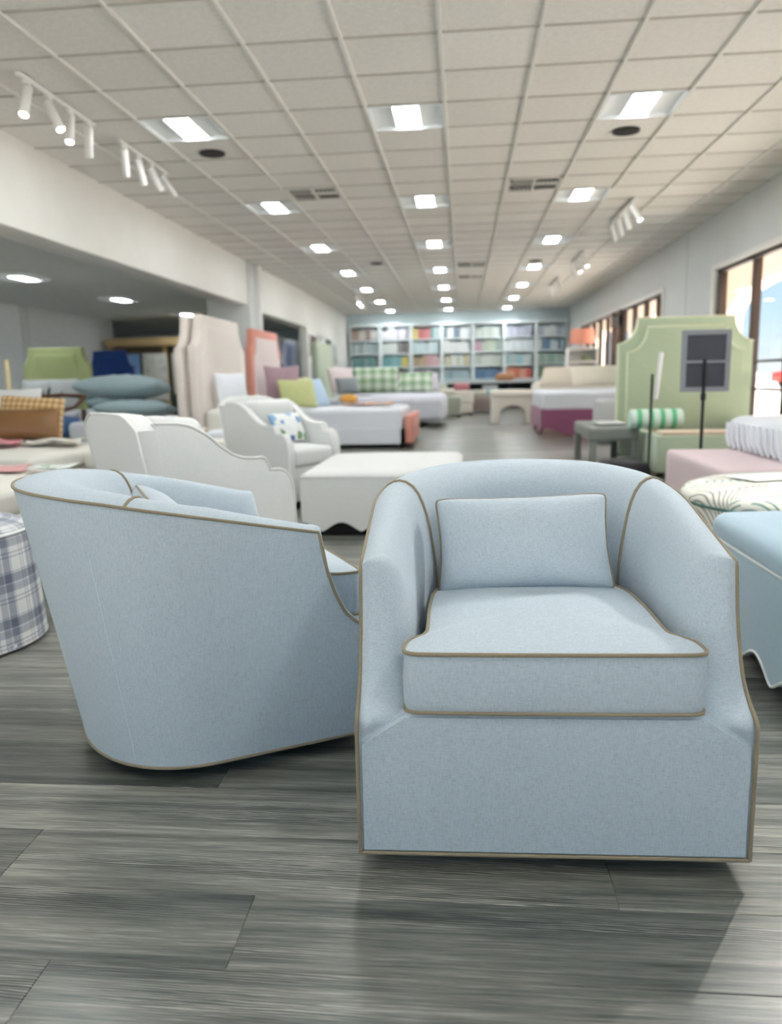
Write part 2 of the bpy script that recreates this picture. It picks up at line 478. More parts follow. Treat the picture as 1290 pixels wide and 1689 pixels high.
floor = box('floor', (XA - 3, YB, -0.12), (XR + 0.15, YF + 0.2, -0.006), PLANKFAR, bev=0); tag(floor, kind='structure')
PW, PL = 0.195, 1.25
def plank_mesh(L):
    bm = bmesh.new(); add_box(bm, (0, 0, -0.006), (L, PW, 0.0))
    bmesh.ops.bevel(bm, geom=[e for e in bm.edges if all(v.co.z > -0.001 for v in e.verts)], offset=0.0016, segments=1, affect='EDGES')
    me = bpy.data.meshes.new('plank'); bm.to_mesh(me); bm.free(); me.materials.append(PLANK); return me
PM = {}
known = {0: -0.73, 1: -0.413, 2: 0.29, 4: -0.615}
prnd = random.Random(3)
for k in range(-3, 24):
    y0 = 0.955 + PW * k
    x_start = known.get(k, prnd.uniform(-1.2, 0.05))
    reach = 0.75 * (y0 + 0.6) + 0.6
    x = x_start
    while x > -reach: x -= PL
    while x < reach:
        if 'a' not in PM: PM['a'] = plank_mesh(PL)
        o = bpy.data.objects.new('plank', PM['a']); o.location = (x, y0, 0); link(o, floor); x += PL

# ceiling: slab, tiles and tees
ceil = box('ceiling', (XL, YB, ZC + 0.06), (XR, YF, ZC + 0.15), WALLW, bev=0); tag(ceil, kind='structure')
G0X, G0Y, GS = -0.125, 6.365, 0.61
colx = [G0X + GS * k for k in range(-6, 6)]          # left edges
LIGHT_COLS = {-1, -4, 2}; LIGHT_ROWS = {r for r in range(-30, 40) if r % 5 == 0}
NO_LIGHT = {(-1, -10)}                       # one plain bay above the camera
VENTS = {(-3, 4), (1, 4), (0, 14), (0, 17)}
def tile_me(wx):
    bm = bmesh.new(); add_box(bm, (0.006, 0.010, 0), (wx - 0.006, GS - 0.010, 0.042))
    bmesh.ops.bevel(bm, geom=[e for e in bm.edges if all(v.co.z < 0.001 for v in e.verts)], offset=0.005, segments=1, affect='EDGES')
    me = bpy.data.meshes.new('ceiling_tile'); bm.to_mesh(me); bm.free(); me.materials.append(TILE); return me
TM = tile_me(GS); TME = tile_me(XR - colx[-1])
NEARR, FARR = -4, 15
for r in range(NEARR, FARR):
    for ci, k in enumerate(range(-6, 6)):
        if (k in LIGHT_COLS and r in LIGHT_ROWS and (k, r) not in NO_LIGHT) or (k, r) in VENTS: continue
        o = bpy.data.objects.new('ceiling_tile', TME if k == 5 else TM)
        o.location = (colx[ci], G0Y + GS * r, ZC + 0.012); link(o, ceil)
rest = []
for r in list(range(-15, NEARR)) + list(range(FARR, 32)):
    for ci, k in enumerate(range(-6, 6)):
        if (k in LIGHT_COLS and r in LIGHT_ROWS and (k, r) not in NO_LIGHT) or (k, r) in VENTS: continue
        x0 = colx[ci]; x1 = XR if k == 5 else x0 + GS; y0 = G0Y + GS * r
        rest.append(((x0 + 0.006, y0 + 0.010, ZC + 0.012), (x1 - 0.006, y0 + GS - 0.010, ZC + 0.054)))
tag(boxes('ceiling_tiles', rest, TILE, ceil), kind='stuff')
for x in colx:
    box('main_tee', (x - 0.013, YB, ZC - 0.006), (x + 0.013, YF, ZC + 0.06), TEE, ceil, bev=0.002, seg=1)
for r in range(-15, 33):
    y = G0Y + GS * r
    box('cross_tee', (XL, y - 0.009, ZC + 0.006), (XR, y + 0.009, ZC + 0.06), TEE_SHADOW, ceil, bev=0, seg=1)

# ceiling lights
def light_proto():
    t = bpy.data.objects.new('ceiling_light', None)
    link(t); s = GS / 2 - 0.014
    boxes('frame', [((-s, -s, 0), (s, -s + 0.016, 0.05)), ((-s, s - 0.016, 0), (s, s, 0.05)), ((-s, -s, 0), (-s + 0.016, s, 0.05)), ((s - 0.016, -s, 0), (s, s, 0.05))], LAMPPAN, t)
    q = s - 0.016
    for sg in (-1, 1):
        rows = [[(sg * (0.10 + (q - 0.10) * i / 8), y, 0.010 + 0.020 * math.sin(PI * i / 8)) for y in (-q, q)] for i in range(9)]
        loft('reflector', rows, LAMPPAN, t, flip=sg > 0)
    boxes('lens', [((-0.098, -q + 0.01, 0.010), (0.098, q - 0.01, 0.022))], LENS, t)
    box('end_plate', (-q, -q, 0.05), (q, q, 0.054), LAMPPAN, t, bev=0)
    return t
LP = light_proto(); used = False
colname = {-4: 'left', -1: 'middle', 2: 'right'}
ORD = ['nearest', 'second', 'third', 'fourth', 'fifth', 'sixth', 'farthest']
for k in (-4, -1, 2):
    for i in range(-2, 7):
        if (k, 5 * i) in NO_LIGHT: continue
        o = LP if not used else copy_tree(LP); used = True
        o.location = (G0X + GS * (k + 0.5), G0Y + GS * (5 * i + 0.5), ZC + 0.001)
        if i >= 0: tag(o, f'square recessed ceiling light, {ORD[i]} in the {colname[k]} row', 'ceiling light', 'recessed lights of the main ceiling')
        else: tag(o, f'square recessed ceiling light overhead in the {colname[k]} row, {["second", "first"][i + 2]} one behind the picture edge', 'ceiling light', 'recessed lights of the main ceiling')

# vents and speakers in the ceiling
VENTG = paint('vent_grey', srgb(150, 148, 144), 0.5); VENTD = paint('vent_dark', srgb(70, 70, 70), 0.6)
for (k, r), lab in (((-3, 4), 'square louvred air vent between the left and middle light rows'), ((1, 4), 'square louvred air vent near the right light row'),
                    ((0, 14), 'small distant air vent in the ceiling, nearer of two'), ((0, 17), 'small distant air vent in the ceiling, farther of two')):
    t = thing('air_vent', lab, 'air vent', (G0X + GS * (k + 0.5), G0Y + GS * (r + 0.5), ZC), 0, 'ceiling air vents')
    s = 0.29
    box('backing', (-s, -s, 0.03), (s, s, 0.04), VENTD, t, bev=0)
    boxes('frame', [((-s, -s, 0), (s, -s + 0.03, 0.03)), ((-s, s - 0.03, 0), (s, s, 0.03)), ((-s, -s, 0), (-s + 0.03, s, 0.03)), ((s - 0.03, -s, 0), (s, s, 0.03)),
                    ((-0.012, -s, 0), (0.012, s, 0.03)), ((-s, -0.012, 0), (s, 0.012, 0.03))], TEE, t)
    for qx in (-1, 1):
        for qy in (-1, 1):
            for i in range(5):
                d = 0.03 + i * 0.047
                if qx * qy > 0: b = box('slat', (-0.11, -0.002, 0), (0.11, 0.022, 0.003), VENTG, t, bev=0, loc=(qx * 0.135, qy * d, 0.006), rot=(math.radians(38 * qy), 0, 0))
                else: b = box('slat', (-0.002, -0.11, 0), (0.022, 0.11, 0.003), VENTG, t, bev=0, loc=(qx * d, qy * 0.135, 0.006), rot=(0, math.radians(-38 * qx), 0))
SPK = paint('speaker_mesh', srgb(30, 30, 30), 0.7)
for x, y, lab in ((-2.27, 7.37, 'round black ceiling speaker behind the nearest left ceiling light'), (1.42, 7.32, 'round black ceiling speaker behind the nearest right ceiling light'),
                  (-1.55, 14.6, 'small distant black speaker left of the middle light row'), (1.35, 15.0, 'small distant grey speaker beside the right light row')):
    t = thing('ceiling_speaker', lab, 'speaker', (x, y, ZC), 0, 'ceiling speakers')
    lathe('rim', [(0.100, 0.008), (0.100, -0.002), (0.108, -0.006), (0.116, -0.004), (0.118, 0.008)], DARK, t, 36)
    lathe('grille', [(0.001, -0.004), (0.05, -0.0035), (0.102, -0.001)], SPK, t, 36)

# track lights
def track(name, label, x, y0, y1, heads, z=ZC, lit=()):
    t = thing(name, label, 'track light', (x, (y0 + y1) / 2, z), 0, 'ceiling track lights')
    L = (y1 - y0) / 2
    box('rail', (-0.018, -L, -0.028), (0.018, L, 0.0), TRIMW, t, bev=0.003)
    N = len(heads)
    for i, (ax, ay, on) in enumerate(heads):
        py = -L + 0.10 + (2 * L - 0.2) * i / (N - 1)
        d = Vector((ax, ay, -1)).normalized()
        rot = d.to_track_quat('-Z', 'Y').to_euler()
        base = Vector((0, py, -0.10))
        br = bmesh.new(); add_box(br, (-0.014, py - 0.03, -0.05), (0.014, py + 0.03, -0.026)); add_box(br, (-0.006, py - 0.006, -0.12), (0.006, py + 0.006, -0.045))
        bk = bm_obj('bracket', br, TRIMW, t)
        h = lathe('lamp_head', [(0.002, 0.075), (0.024, 0.075), (0.032, 0.068), (0.032, -0.145), (0.029, -0.150), (0.027, -0.145), (0.027, -0.135)], TRIMW, t, 24, loc=base + d * 0.03, rot=rot)
        lathe('lamp_lens', [(0.001, -0.138), (0.027, -0.136)], SPOTLENS if on else paint('dull_lens', srgb(200, 200, 198), 0.3), h, 24)
        if i in lit:
            ld = bpy.data.lights.new('spot', 'SPOT'); ld.energy = lit[i][0]; ld.spot_size = math.radians(lit[i][1]); ld.spot_blend = 0.7; ld.shadow_soft_size = 0.03; ld.color = (1.0, 0.97, 0.92)
            lo = bpy.data.objects.new('spot_lamp', ld); link(lo, h); lo.location = (0, 0, -0.16)
    return t
track('track_light', 'white track light with four spot heads, nearest at upper left', -2.92, 5.30, 6.38, [(0.0, -0.45, 1), (0.5, -0.15, 1), (0.05, -0.35, 1), (-0.25, 0.35, 0)])
track('track_light', 'white track light with four heads, second along the left side', -2.90, 6.80, 7.90, [(-0.2, 0.5, 0), (0.1, 0.3, 0), (0.35, 0.4, 0), (0.6, 0.5, 0)])
track('track_light', 'white track light near the right wall with one glowing head', 2.06, 9.95, 11.45, [(0.5, -0.3, 1), (0.35, 0.2, 0), (0.3, 0.3, 0), (0.3, 0.3, 0)])
track('track_light', 'small white track light, second along the right side', 2.06, 13.9, 15.4, [(0.4, -0.3, 1), (0.3, -0.2, 1), (0.3, 0.2, 0)])
track('track_light', 'faint white track light, farthest along the right side', 2.06, 17.4, 18.9, [(0.4, -0.3, 0), (0.3, -0.2, 0), (0.3, 0.2, 0)])
track('track_light', 'distant white track light lying near the far left ceiling', -2.6, 19.5, 21.0, [(0.5, -0.6, 1), (0.3, -0.5, 1), (0.3, 0.2, 0)])
track('track_light', 'white track light over the aisle to the right of the chairs', 2.2, 3.6, 4.7, [(-0.3, -0.5, 1), (-0.6, -0.9, 1), (-0.6, -0.9, 1), (0.3, 0.3, 0)], lit={1: (90, 95)})

# walls
WTB = 2.8
def st(o): return tag(o, kind='structure')
st(box('wall_back', (XA - 3, YB - 0.15, WTB), (XR + 0.15, YB, ZC + 0.15), WALLW, bev=0))
w0 = bpy.data.objects.new('window_0', None); link(w0); tag(w0, kind='structure'); w0.location = (0, YB - 0.075, 0)  # unseen glazing added behind the camera for frontal fill light
bx_ = [XA - 3 + i * (XR - XA + 3) / 10 for i in range(11)]
for x in bx_: box('mullion', (x - 0.035, -0.05, 0), (x + 0.035, 0.05, WTB), BRONZE, w0)
for a, b in zip(bx_[:-1], bx_[1:]): box('pane', (a, -0.004, 0.05), (b, 0.004, WTB), GLASS, w0, bev=0)
st(box('wall_far', (XA - 3, YF, 0), (XR + 0.15, YF + 0.15, ZC + 0.15), WALLB, bev=0))
# left side: headers over two wide openings, piers between
PY0, PY1 = 13.75, 14.35
st(box('wall_header_near', (XL - 0.35, YB, 2.31), (XL, PY0, ZC + 0.15), WALLW, bev=0.004))
st(box('trim_1', (XL - 0.75, PY0 + 0.05, 0), (XL + 0.02, PY1 - 0.15, ZC), WALLG, bev=0.004))
st(box('trim_2', (XL - 0.10, PY1 - 0.15, 0), (XL + 0.10, PY1, ZC), TRIMW, bev=0.004))
st(box('wall_header_far', (XL - 0.35, PY1, 2.25), (XL, 19.0, ZC + 0.15), WALLW, bev=0.004))
st(box('wall_left', (XL - 0.2, 19.0, 0), (XL, YF, ZC), WALLW, bev=0.004))
# side area behind the headers
st(box('ceiling_side', (XA - 3, YB, ZA), (XL - 0.35, YF, ZA + 0.12), paint('side_ceiling', srgb(236, 238, 235), 0.9, 0.03), bev=0))
sidewall = st(box('wall_side', (XA - 0.15, YB, 0), (XA, 19.8, ZA), paint('side_wall', srgb(230, 234, 235), 0.7), bev=0))
box('pilaster', (XA, 15.5, 0), (XA + 0.06, 15.75, ZA), WALLG, sidewall)
st(box('wall_side_outer', (XA - 3.15, YB, 0), (XA - 3, YF, ZA), WALLG, bev=0))
sl = None
for i, (x, y) in enumerate(((-6.45, 11.28), (-6.45, 14.6), (-6.45, 18.2), (-6.45, 7.9), (-6.45, 4.5), (-6.45, 22.0))):
    o = copy_tree(LP); o.location = (x, y, ZA - 0.056)
    tag(o, f'square ceiling light in the side room, {["nearest one in view", "second one in view", "third one in view", "just before the frame edge", "well before the frame", "deepest of the row"][i]}', 'ceiling light', 'lights of the side room')
# right wall: solid parts around two window runs
W1 = (3.6, 11.15); W2 = (13.9, 23.4); WT, WB = 2.33, 0.0
st(box('wall_right', (XR, W1[1], 0), (XR + 0.15, W2[0], ZC + 0.15), WALLG, bev=0))
st(box('wall_right_near', (XR, YB, 0), (XR + 0.15, W1[0], ZC + 0.15), WALLG, bev=0))
st(box('wall_right_far', (XR, W2[1], 0), (XR + 0.15, YF, ZC + 0.15), WALLG, bev=0))
st(box('wall_right_lintel_near', (XR, W1[0], WT), (XR + 0.15, W1[1], ZC + 0.15), WALLG, bev=0))
st(box('wall_right_lintel_far', (XR, W2[0], WT), (XR + 0.15, W2[1], ZC + 0.15), WALLG, bev=0))
box('panel_joint', (-0.004, 12.55, 0.02), (0.0, 12.56, ZC - 0.02), paint('joint', srgb(160, 164, 164), 0.7), bpy.data.objects['wall_right'], bev=0, loc=(XR, 0, 0))
def window_run(n, ya, yb, xs, door=None):
    w = bpy.data.objects.new(f'window_{n}', None); link(w); tag(w, kind='structure'); w.location = (XR + 0.075, 0, 0)
    for y in xs:
        t = 0.055 if y in (xs[0], xs[-1]) else 0.035
        box('mullion', (-0.05, y - t, WB), (0.05, y + t, WT), BRONZE, w)
    box('head_rail', (-0.05, ya, WT - 0.05), (0.05, yb, WT), BRONZE, w); box('sill_rail', (-0.05, ya, 0), (0.05, yb, 0.10), BRONZE, w)
    for a, b in zip(xs[:-1], xs[1:]):
        box('pane', (-0.004, a, 0.08), (0.004, b, WT - 0.03), GLASS, w, bev=0)
        box('cross_rail', (-0.03, a, 1.08), (0.03, b, 1.11), BRONZE, w); box('cross_rail', (-0.03, a, 0.755), (0.03, b, 0.785), BRONZE, w)
    boxes('casing', [((-0.115, ya - 0.08, WT), (-0.07, yb + 0.08, WT + 0.06)), ((-0.115, yb, 0), (-0.07, yb + 0.08, WT)), ((-0.115, ya - 0.08, 0), (-0.07, ya, WT))], TRIMW, w)
    return w
window_run(1, *W1, [3.65, 4.7, 5.7, 6.75, 7.75, 8.80, 9.85, 11.10])
w2 = window_run(2, *W2, [13.95, 14.5, 15.45, 16.45, 17.45, 18.4, 19.4, 20.4, 21.4, 22.4, 23.35])
d1 = bpy.data.objects.new('door_1', None); link(d1); tag(d1, kind='structure'); d1.location = (XR + 0.02, 17.95, 0)
boxes('door_frame', [((-0.05, -0.48, 0), (0.03, -0.34, WT)), ((-0.05, 0.34, 0), (0.03, 0.48, WT)), ((-0.05, -0.48, 2.02), (0.03, 0.48, WT - 0.12)), ((-0.05, -0.48, 0), (0.03, 0.48, 0.9))], BRONZE, d1)
tube('handle', [(-0.06, -0.28, 0.85), (-0.11, -0.28, 0.88), (-0.11, -0.28, 1.35), (-0.06, -0.28, 1.38)], 0.012, DARK, d1)
for nm, lo, hi in (('baseboard_right', (XR - 0.015, W1[1] + 0.1, 0), (XR, W2[0] - 0.1, 0.10)), ('baseboard_left', (XL, 19.0, 0), (XL + 0.015, YF, 0.10))):
    st(box(nm, lo, hi, TRIMW, bev=0.003))

# ------------------------------------------------------------------ outside
CONC = paint('concrete', srgb(222, 214, 208), 0.9, 0.05, 0.4); PEACH = paint('peach_stucco', srgb(236, 217, 200), 0.85, 0.03, 4)
g = box('ground', (XR + 0.15, -60, -0.2), (160, 160, -0.02), CONC, bev=0); tag(g, kind='structure')
g = box('ground_front', (-60, -60, -0.2), (XR + 0.15, YB - 0.15, -0.02), CONC, bev=0); tag(g, kind='structure')
road = box('road', (26, -60, -0.03), (36, 160, -0.012), paint('asphalt', srgb(150, 148, 146), 0.9, 0.05, 1), bev=0); tag(road, kind='structure')
# arcade wall with wide flat arches, and its soffit
out = []
zt, zs = 4.2, 2.1
out.append((-6, 0)); out.append((-6, zt)); out.append((44, zt)); out.append((44, 0))
def opening(a, b):
    pts = [(b, 0), (b, zs)]
    c, h = (a + b) / 2, (b - a) / 2
    for i in range(1, 24):
        t = PI * i / 24
        pts.append((c + h * abs(math.cos(t)) ** 0.75 * (1 if math.cos(t) >= 0 else -1), zs + 0.85 * math.sin(t) ** 0.8))
    pts += [(a, zs), (a, 0)]
    return pts
for a, b in ((31.5, 39.5), (22.0, 30.0), (12.4, 20.4), (2.8, 10.8)): out += opening(a, b)
st(prism('wall_arcade', out, 6.5, 6.9, PEACH, bev=0, axis='x'))
st(box('ceiling_arcade', (XR + 0.15, -6, 3.45), (6.9, 44, 3.6), PEACH, bev=0))
for i, y in enumerate((10.6, 13.2, 16.5, 21.0)):
    o = thing('porch_light', f'round white porch light under the arcade, {["nearest", "second", "third", "fourth"][i]}', 'porch light', (5.0, y, 3.45), 0, 'porch lights')
    lathe('housing', [(0.17, 0.0), (0.17, -0.03), (0.15, -0.04)], TRIMW, o, 24); lathe('diffuser', [(0.001, -0.055), (0.08, -0.05), (0.15, -0.04)], emis('porch_glow', (1, 0.95, 0.85, 1), 2.5), o, 24)
def car(label, x, y, rz, c, s=1.0):
    t = thing('parked_car', label, 'car', (x, y, 0), rz, 'cars beyond the windows')
    m = paint('car_' + str(c), c, 0.3, 0.01)
    prism('car_body', [(-2.2, 0.28), (-2.25, 0.62), (-2.1, 0.82), (-1.35, 0.92), (1.2, 0.94), (2.05, 0.86), (2.25, 0.6), (2.2, 0.28)], -0.85, 0.85, m, t, 0.06, 3)
    prism('cabin', [(-1.3, 0.9), (-0.7, 1.42), (0.7, 1.45), (1.5, 0.92)], -0.72, 0.72, paint('car_glass', srgb(70, 80, 90), 0.1), t, 0.08, 3)
    prism('car_roof', [(-0.72, 1.40), (-0.66, 1.46), (0.66, 1.49), (0.74, 1.43)], -0.68, 0.68, m, t, 0.02)
    for wx in (-1.35, 1.35):
        for wy in (-0.8, 0.8):
            lathe('wheel', [(0.05, -0.1), (0.30, -0.1), (0.34, -0.06), (0.34, 0.06), (0.30, 0.1), (0.05, 0.1)], DARK, t, 20, loc=(wx, wy, 0.34), rot=(PI / 2, 0, 0))
car('red car parked far beyond the window behind the green headboard', 19.5, 46, 0.5, srgb(196, 60, 52))
car('white car parked far beyond the window, beside a red one', 21.5, 40, 0.2, srgb(226, 226, 226))
car('silver car parked far outside, left of the red one', 16.5, 52, 0.4, srgb(176, 178, 182))
# low hedge line far outside
hv = bmesh.new()
for i in range(60):
    y = -10 + i * 2.6; bmesh.ops.create_icosphere(hv, subdivisions=2, radius=1.0, matrix=Matrix.Translation((60 + random.uniform(-1, 1), y, 0.5)) @ Matrix.Diagonal((1.2, 1.7, random.uniform(0.5, 0.9), 1)))
tag(bm_obj('hedge', hv, paint('hedge_green', srgb(84, 104, 74), 0.9, 0.2, 3), None, 180), 'dark green clipped hedge far outside beyond the road', 'hedge', kind='stuff')

# ================================================================== THE TWO BLUE SWIVEL CHAIRS
A_W = 0.385
def interp(x, xs, ys):
    if x <= xs[0]: return ys[0]
    for i in range(len(xs) - 1):
        if x <= xs[i + 1]:
            t = (x - xs[i]) / (xs[i + 1] - xs[i]); return ys[i] + (ys[i + 1] - ys[i]) * t
    return ys[-1]
def smooth_interp(x, xs, ys):
    return (interp(x - 0.012, xs, ys) + interp(x, xs, ys) * 2 + interp(x + 0.012, xs, ys)) / 4
def u_front(z): return max(0.0, smooth_interp(z, [0.335, 0.350, 0.3875, 0.445, 0.505, 0.577, 0.62], [0.0, 0.036, 0.078, 0.106, 0.125, 0.138, 0.145]))
def z_rail(u): return smooth_interp(u, [0.10, 0.143, 0.48, 0.66, 0.78, 0.86], [0.604, 0.612, 0.686, 0.722, 0.738, 0.745])
NS, NQ = 14, 26                                   # straight samples, quarter samples
def outline_pts(a, ut, b, p, uf):
    """half outline from front to back centre: list of (x, u)"""
    pts = [(a, uf + (ut - uf) * i / NS) for i in range(NS)]
    for i in range(NQ + 1):
        f = PI / 2 * i / NQ
        pts.append((a * math.cos(f) ** (2 / p) if i < NQ else 0.0, ut + b * math.sin(f) ** (2 / p)))
    return pts
def full(half):
    return half + [(-x, u) for x, u in half[-2::-1]]

def swivel_chair(label, loc, rz):
    t = thing('swivel_chair', label, 'armchair', loc, rz, 'pale blue swivel chairs')
    U0 = 0.37
    P3 = lambda x, u, z: (x, u - U0, z)
    ZB = 0.045
    top = outline_pts(A_W, 0.45, 0.402, 2.25, u_front(0.612))
    zr = [z_rail(u) for _, u in top]
    # ---- outer barrel panel
    NL = 44; rows = []
    for k in range(NL + 1):
        f = k / NL
        half = []
        base = outline_pts(A_W, 0.42 + 0.03 * f, 0.315 + 0.087 * f ** 1.05, 2.2, 0)
        for i, (x, u) in enumerate(base):
            z = ZB + f * (zr[i] - ZB)
            if i < NS:
                uf = u_front(z); ut = 0.42 + 0.03 * f; u = uf + (ut - uf) * i / NS
            half.append((x, u, z))
        r = half + [(-x, u, z) for x, u, z in half[-2::-1]]
        rows.append([P3(*q) for q in r])
    loft('outer_panel', rows, BLUE, t, 60)
    N = len(rows[0]); top_row = rows[-1]; bot_row = rows[0]
    # ---- inside: from the rail over a soft crown down to the seat
    prof = [(0.0, 0.0), (0.05, 0.006), (0.14, 0.014), (0.26, 0.0185), (0.38, 0.016), (0.50, 0.006), (0.60, -0.012), (0.68, -0.036), (0.745, -0.066), (0.80, -0.102), (0.85, -0.145), (0.89, -0.19)]
    seat = outline_pts(0.258, 0.36, 0.235, 2.25, 0.0)
    for i in range(NQ + 1):                        # the inside narrows quickly towards the back corners
        f = PI / 2 * (i / NQ) ** 0.66
        seat[NS + i] = (0.258 * math.cos(f) ** (2 / 2.25) if i < NQ else 0.0, 0.36 + 0.235 * math.sin(f) ** (2 / 2.25))
    half_rows = []
    for i in range(len(top)):
        x1, u1 = top[i]; x2, u2 = seat[i]
        pr = []
        zz = zr[i]
        plist = [(gk, zz + dz * (1.0 if i < NS else 1.0)) for gk, dz in prof]
        zl = plist[-1][1]; gl = plist[-1][0]
        for m in range(1, 17): plist.append((gl + (1 - gl) * m / 16, zl + (0.26 - zl) * m / 16))
        for gk, z in plist:
            if i < NS:
                xx = x1 + (x2 - x1) * gk
                uf = u_front(min(z, zz)) + min(0.055, 0.6 * (x1 - xx))
                ut = 0.45 + (0.36 - 0.45) * gk
                uu = uf + (ut - uf) * i / NS
            else:
                xx = x1 + (x2 - x1) * gk; uu = u1 + (u2 - u1) * gk
            pr.append((xx, uu, z))
        half_rows.append(pr)
    fullr = half_rows + [[(-x, u, z) for x, u, z in r] for r in half_rows[-2::-1]]
    fullr = [[P3(*q) for q in r] for r in fullr]
    SEAM = NS + 6                                 # where the inside back meets the inside arms
    M = len(fullr)
    loft('inside_arm', fullr[:SEAM + 1], BLUE, t, 70, flip=True)
    loft('inside_back', fullr[SEAM:M - SEAM], BLUE, t, 70, flip=True)
    loft('inside_arm', fullr[M - SEAM - 1:], BLUE, t, 70, flip=True)
    # ---- front faces of the arms
    for sgn in (1, -1):
        cap = []
        pr = half_rows[0]; zz = zr[0]
        for (x, u, z) in pr:
            ze = min(z, zz); ue = u_front(ze); row = []
            rr = u - ue; wd = A_W - x
            for j in range(17):
                if j <= 8: xx = A_W - (wd - rr) * j / 8; uu = ue
                else:
                    a = PI / 2 * (j - 8) / 8; xx = x + rr * (1 - math.sin(a)); uu = ue + rr * (1 - math.cos(a))
                h = min(1.0, (A_W - xx) / wd) if wd > 1e-6 else 0
                zq = ze + (z - ze) * h
                sd = (zq - (0.346 - (xx - 0.292) * 0.667)) / 1.2          # distance above the mitre seam
                k = max(0.0, min(1.0, sd / 0.022)); k = k * k * (3 - 2 * k)
                edge = min(1.0, (A_W - xx) / 0.02) * (1 - h ** 4)
                row.append(P3(sgn * xx, uu - 0.012 * k * edge - 0.002 * (1 - h), zq))
            cap.append(row)
        loft('arm_front', cap, BLUE, t, 70, flip=sgn > 0)
    # ---- front panel with its mitred upper corners
    o = [(-A_W, ZB), (A_W, ZB), (A_W, 0.284), (0.292, 0.346), (-0.292, 0.346), (-A_W, 0.284)]
    bm = bmesh.new()
    vf = [bm.verts.new(P3(x * 0.998, -0.010, z)) for x, z in o]; vb = [bm.verts.new(P3(x, 0.03, z)) for x, z in o]
    bm.faces.new(vf); bm.faces.new(vb[::-1])
    for i in range(6): bm.faces.new((vf[i], vb[i], vb[(i + 1) % 6], vf[(i + 1) % 6]))
    bmesh.ops.bevel(bm, geom=[e for e in bm.edges if all(v.co.y < -U0 - 0.005 for v in e.verts)], offset=0.007, segments=3, affect='EDGES')
    bm_obj('front_panel', bm, BLUE, t, 50)
    box('seat_deck', (-0.30, 0.02 - U0, 0.25), (0.30, 0.58 - U0, 0.335), BLUE, t)
    # ---- piping along rail, arm fronts and hem
    pr = 0.0042
    rail = [Vector(p) for p in top_row]
    zs = [0.60 - (0.60 - ZB) * i / 60 for i in range(61)]
    fr = [P3(A_W + 0.001, u_front(z) - 0.002 - (0.008 if z < 0.33 else 0.008 * max(0, (0.36 - z) / 0.03)), z) for z in zs]
    left = [(-x, y, z) for x, y, z in fr]
    outp = [Vector(p) for p in left[::-1]] + [p + Vector((0, 0, 0.001)) for p in rail[::-1]] + [Vector(p) for p in fr]
    hem = [Vector(p) for p in bot_row] ; hem = hem + [Vector(P3(-A_W + 2 * A_W * i / 20, -0.009, ZB)) for i in range(0, 21)]
    pp = tube('piping', outp, pr, TAUPE, t, n=8)
    tube('hem_piping', [hem], pr, TAUPE, t, closed=True, n=8)
    for sidx in (SEAM, M - SEAM - 1):
        tube('seam_piping', [Vector(q) + Vector((0, 0, 0.001)) for q in fullr[sidx][:20]], 0.0040, TAUPE, t, n=8)
    # stitched joins on the outside panel
    for sidx in (NS + 11, N - 1 - NS - 11):
        tube('outer_seam', [Vector(rows[k][sidx]) * 1.0 for k in range(1, int(NL * 0.86))], 0.0012, STITCH, t, n=5)
    # ---- seat cushion, T-shaped
    half = [(0.0, -0.012), (0.10, -0.012), (0.20, -0.011), (0.262, -0.009), (0.282, -0.004), (0.2895, 0.008), (0.290, 0.03), (0.286, 0.060), (0.272, 0.082), (0.254, 0.098), (0.246, 0.125), (0.245, 0.17), (0.245, 0.24), (0.244, 0.30), (0.240, 0.36)]
    for i in range(1, 15):
        f = PI / 2 * i / 14; half.append((0.240 * math.cos(f) ** (2 / 2.25) if i < 14 else 0.0, 0.36 + 0.215 * math.sin(f) ** (2 / 2.25)))
    ring = half + [(-x, u) for x, u in half[-2:0:-1]]
    # resample evenly
    def resample(pts, n):
        P = [Vector((a, b)) for a, b in pts]; P.append(P[0]); L = [0]
        for i in range(len(P) - 1): L.append(L[-1] + (P[i + 1] - P[i]).length)
        res = []
        j = 0
        for k in range(n):
            s = L[-1] * k / n
            while L[j + 1] < s: j += 1
            f = (s - L[j]) / max(1e-9, L[j + 1] - L[j]); res.append(P[j].lerp(P[j + 1], f))
        return res
    ring = resample(ring, 150)
    C0 = Vector((0, 0.22)); Z0, Z1 = 0.347, 0.470
    crings = []
    def zt(p):                                   # top edge waves a little
        return Z1 + 0.004 * interp(p.y, [0.0, 0.25, 0.5], [0.0, 0.6, 1.0])
    prof2 = [(0.0, Z0, 0), (0.6, Z0, 0), (0.985, Z0, 0), (1.0, Z0 + 0.003, 0)]
    for s, z, _ in prof2: crings.append([(C0.x + (p.x - C0.x) * s, C0.y + (p.y - C0.y) * s, z) for p in ring])
    for f in (0.15, 0.35, 0.55, 0.75, 0.9, 1.0):
        k = 1 + 0.012 * math.sin(PI * f)
        crings.append([(C0.x + (p.x - C0.x) * k, C0.y + (p.y - C0.y) * k, Z0 + (zt(p) - Z0) * f) for p in ring])
    for s in (0.985, 0.95, 0.9, 0.82, 0.72, 0.6, 0.45, 0.3, 0.15, 0.0):
        crings.append([(C0.x + (p.x - C0.x) * s, C0.y + (p.y - C0.y) * s, zt(p) * s + (Z1 + 0.006) * (1 - s) + 0.018 * (1 - s ** 2.6) ** 0.8) for p in ring])
    crings = [[P3(*q) for q in r] + [P3(*r[0])] for r in crings]
    cu = loft('seat_cushion', crings, BLUE, t, 60, flip=True)
    tube('cushion_piping', [P3(p.x * 1.004, p.y - 0.001, zt(p)) for p in ring], 0.0044, TAUPE, cu, closed=True)
    tube('cushion_piping', [P3(p.x * 1.002, p.y - 0.001, Z0 + 0.003) for p in ring], 0.0040, TAUPE, cu, closed=True)
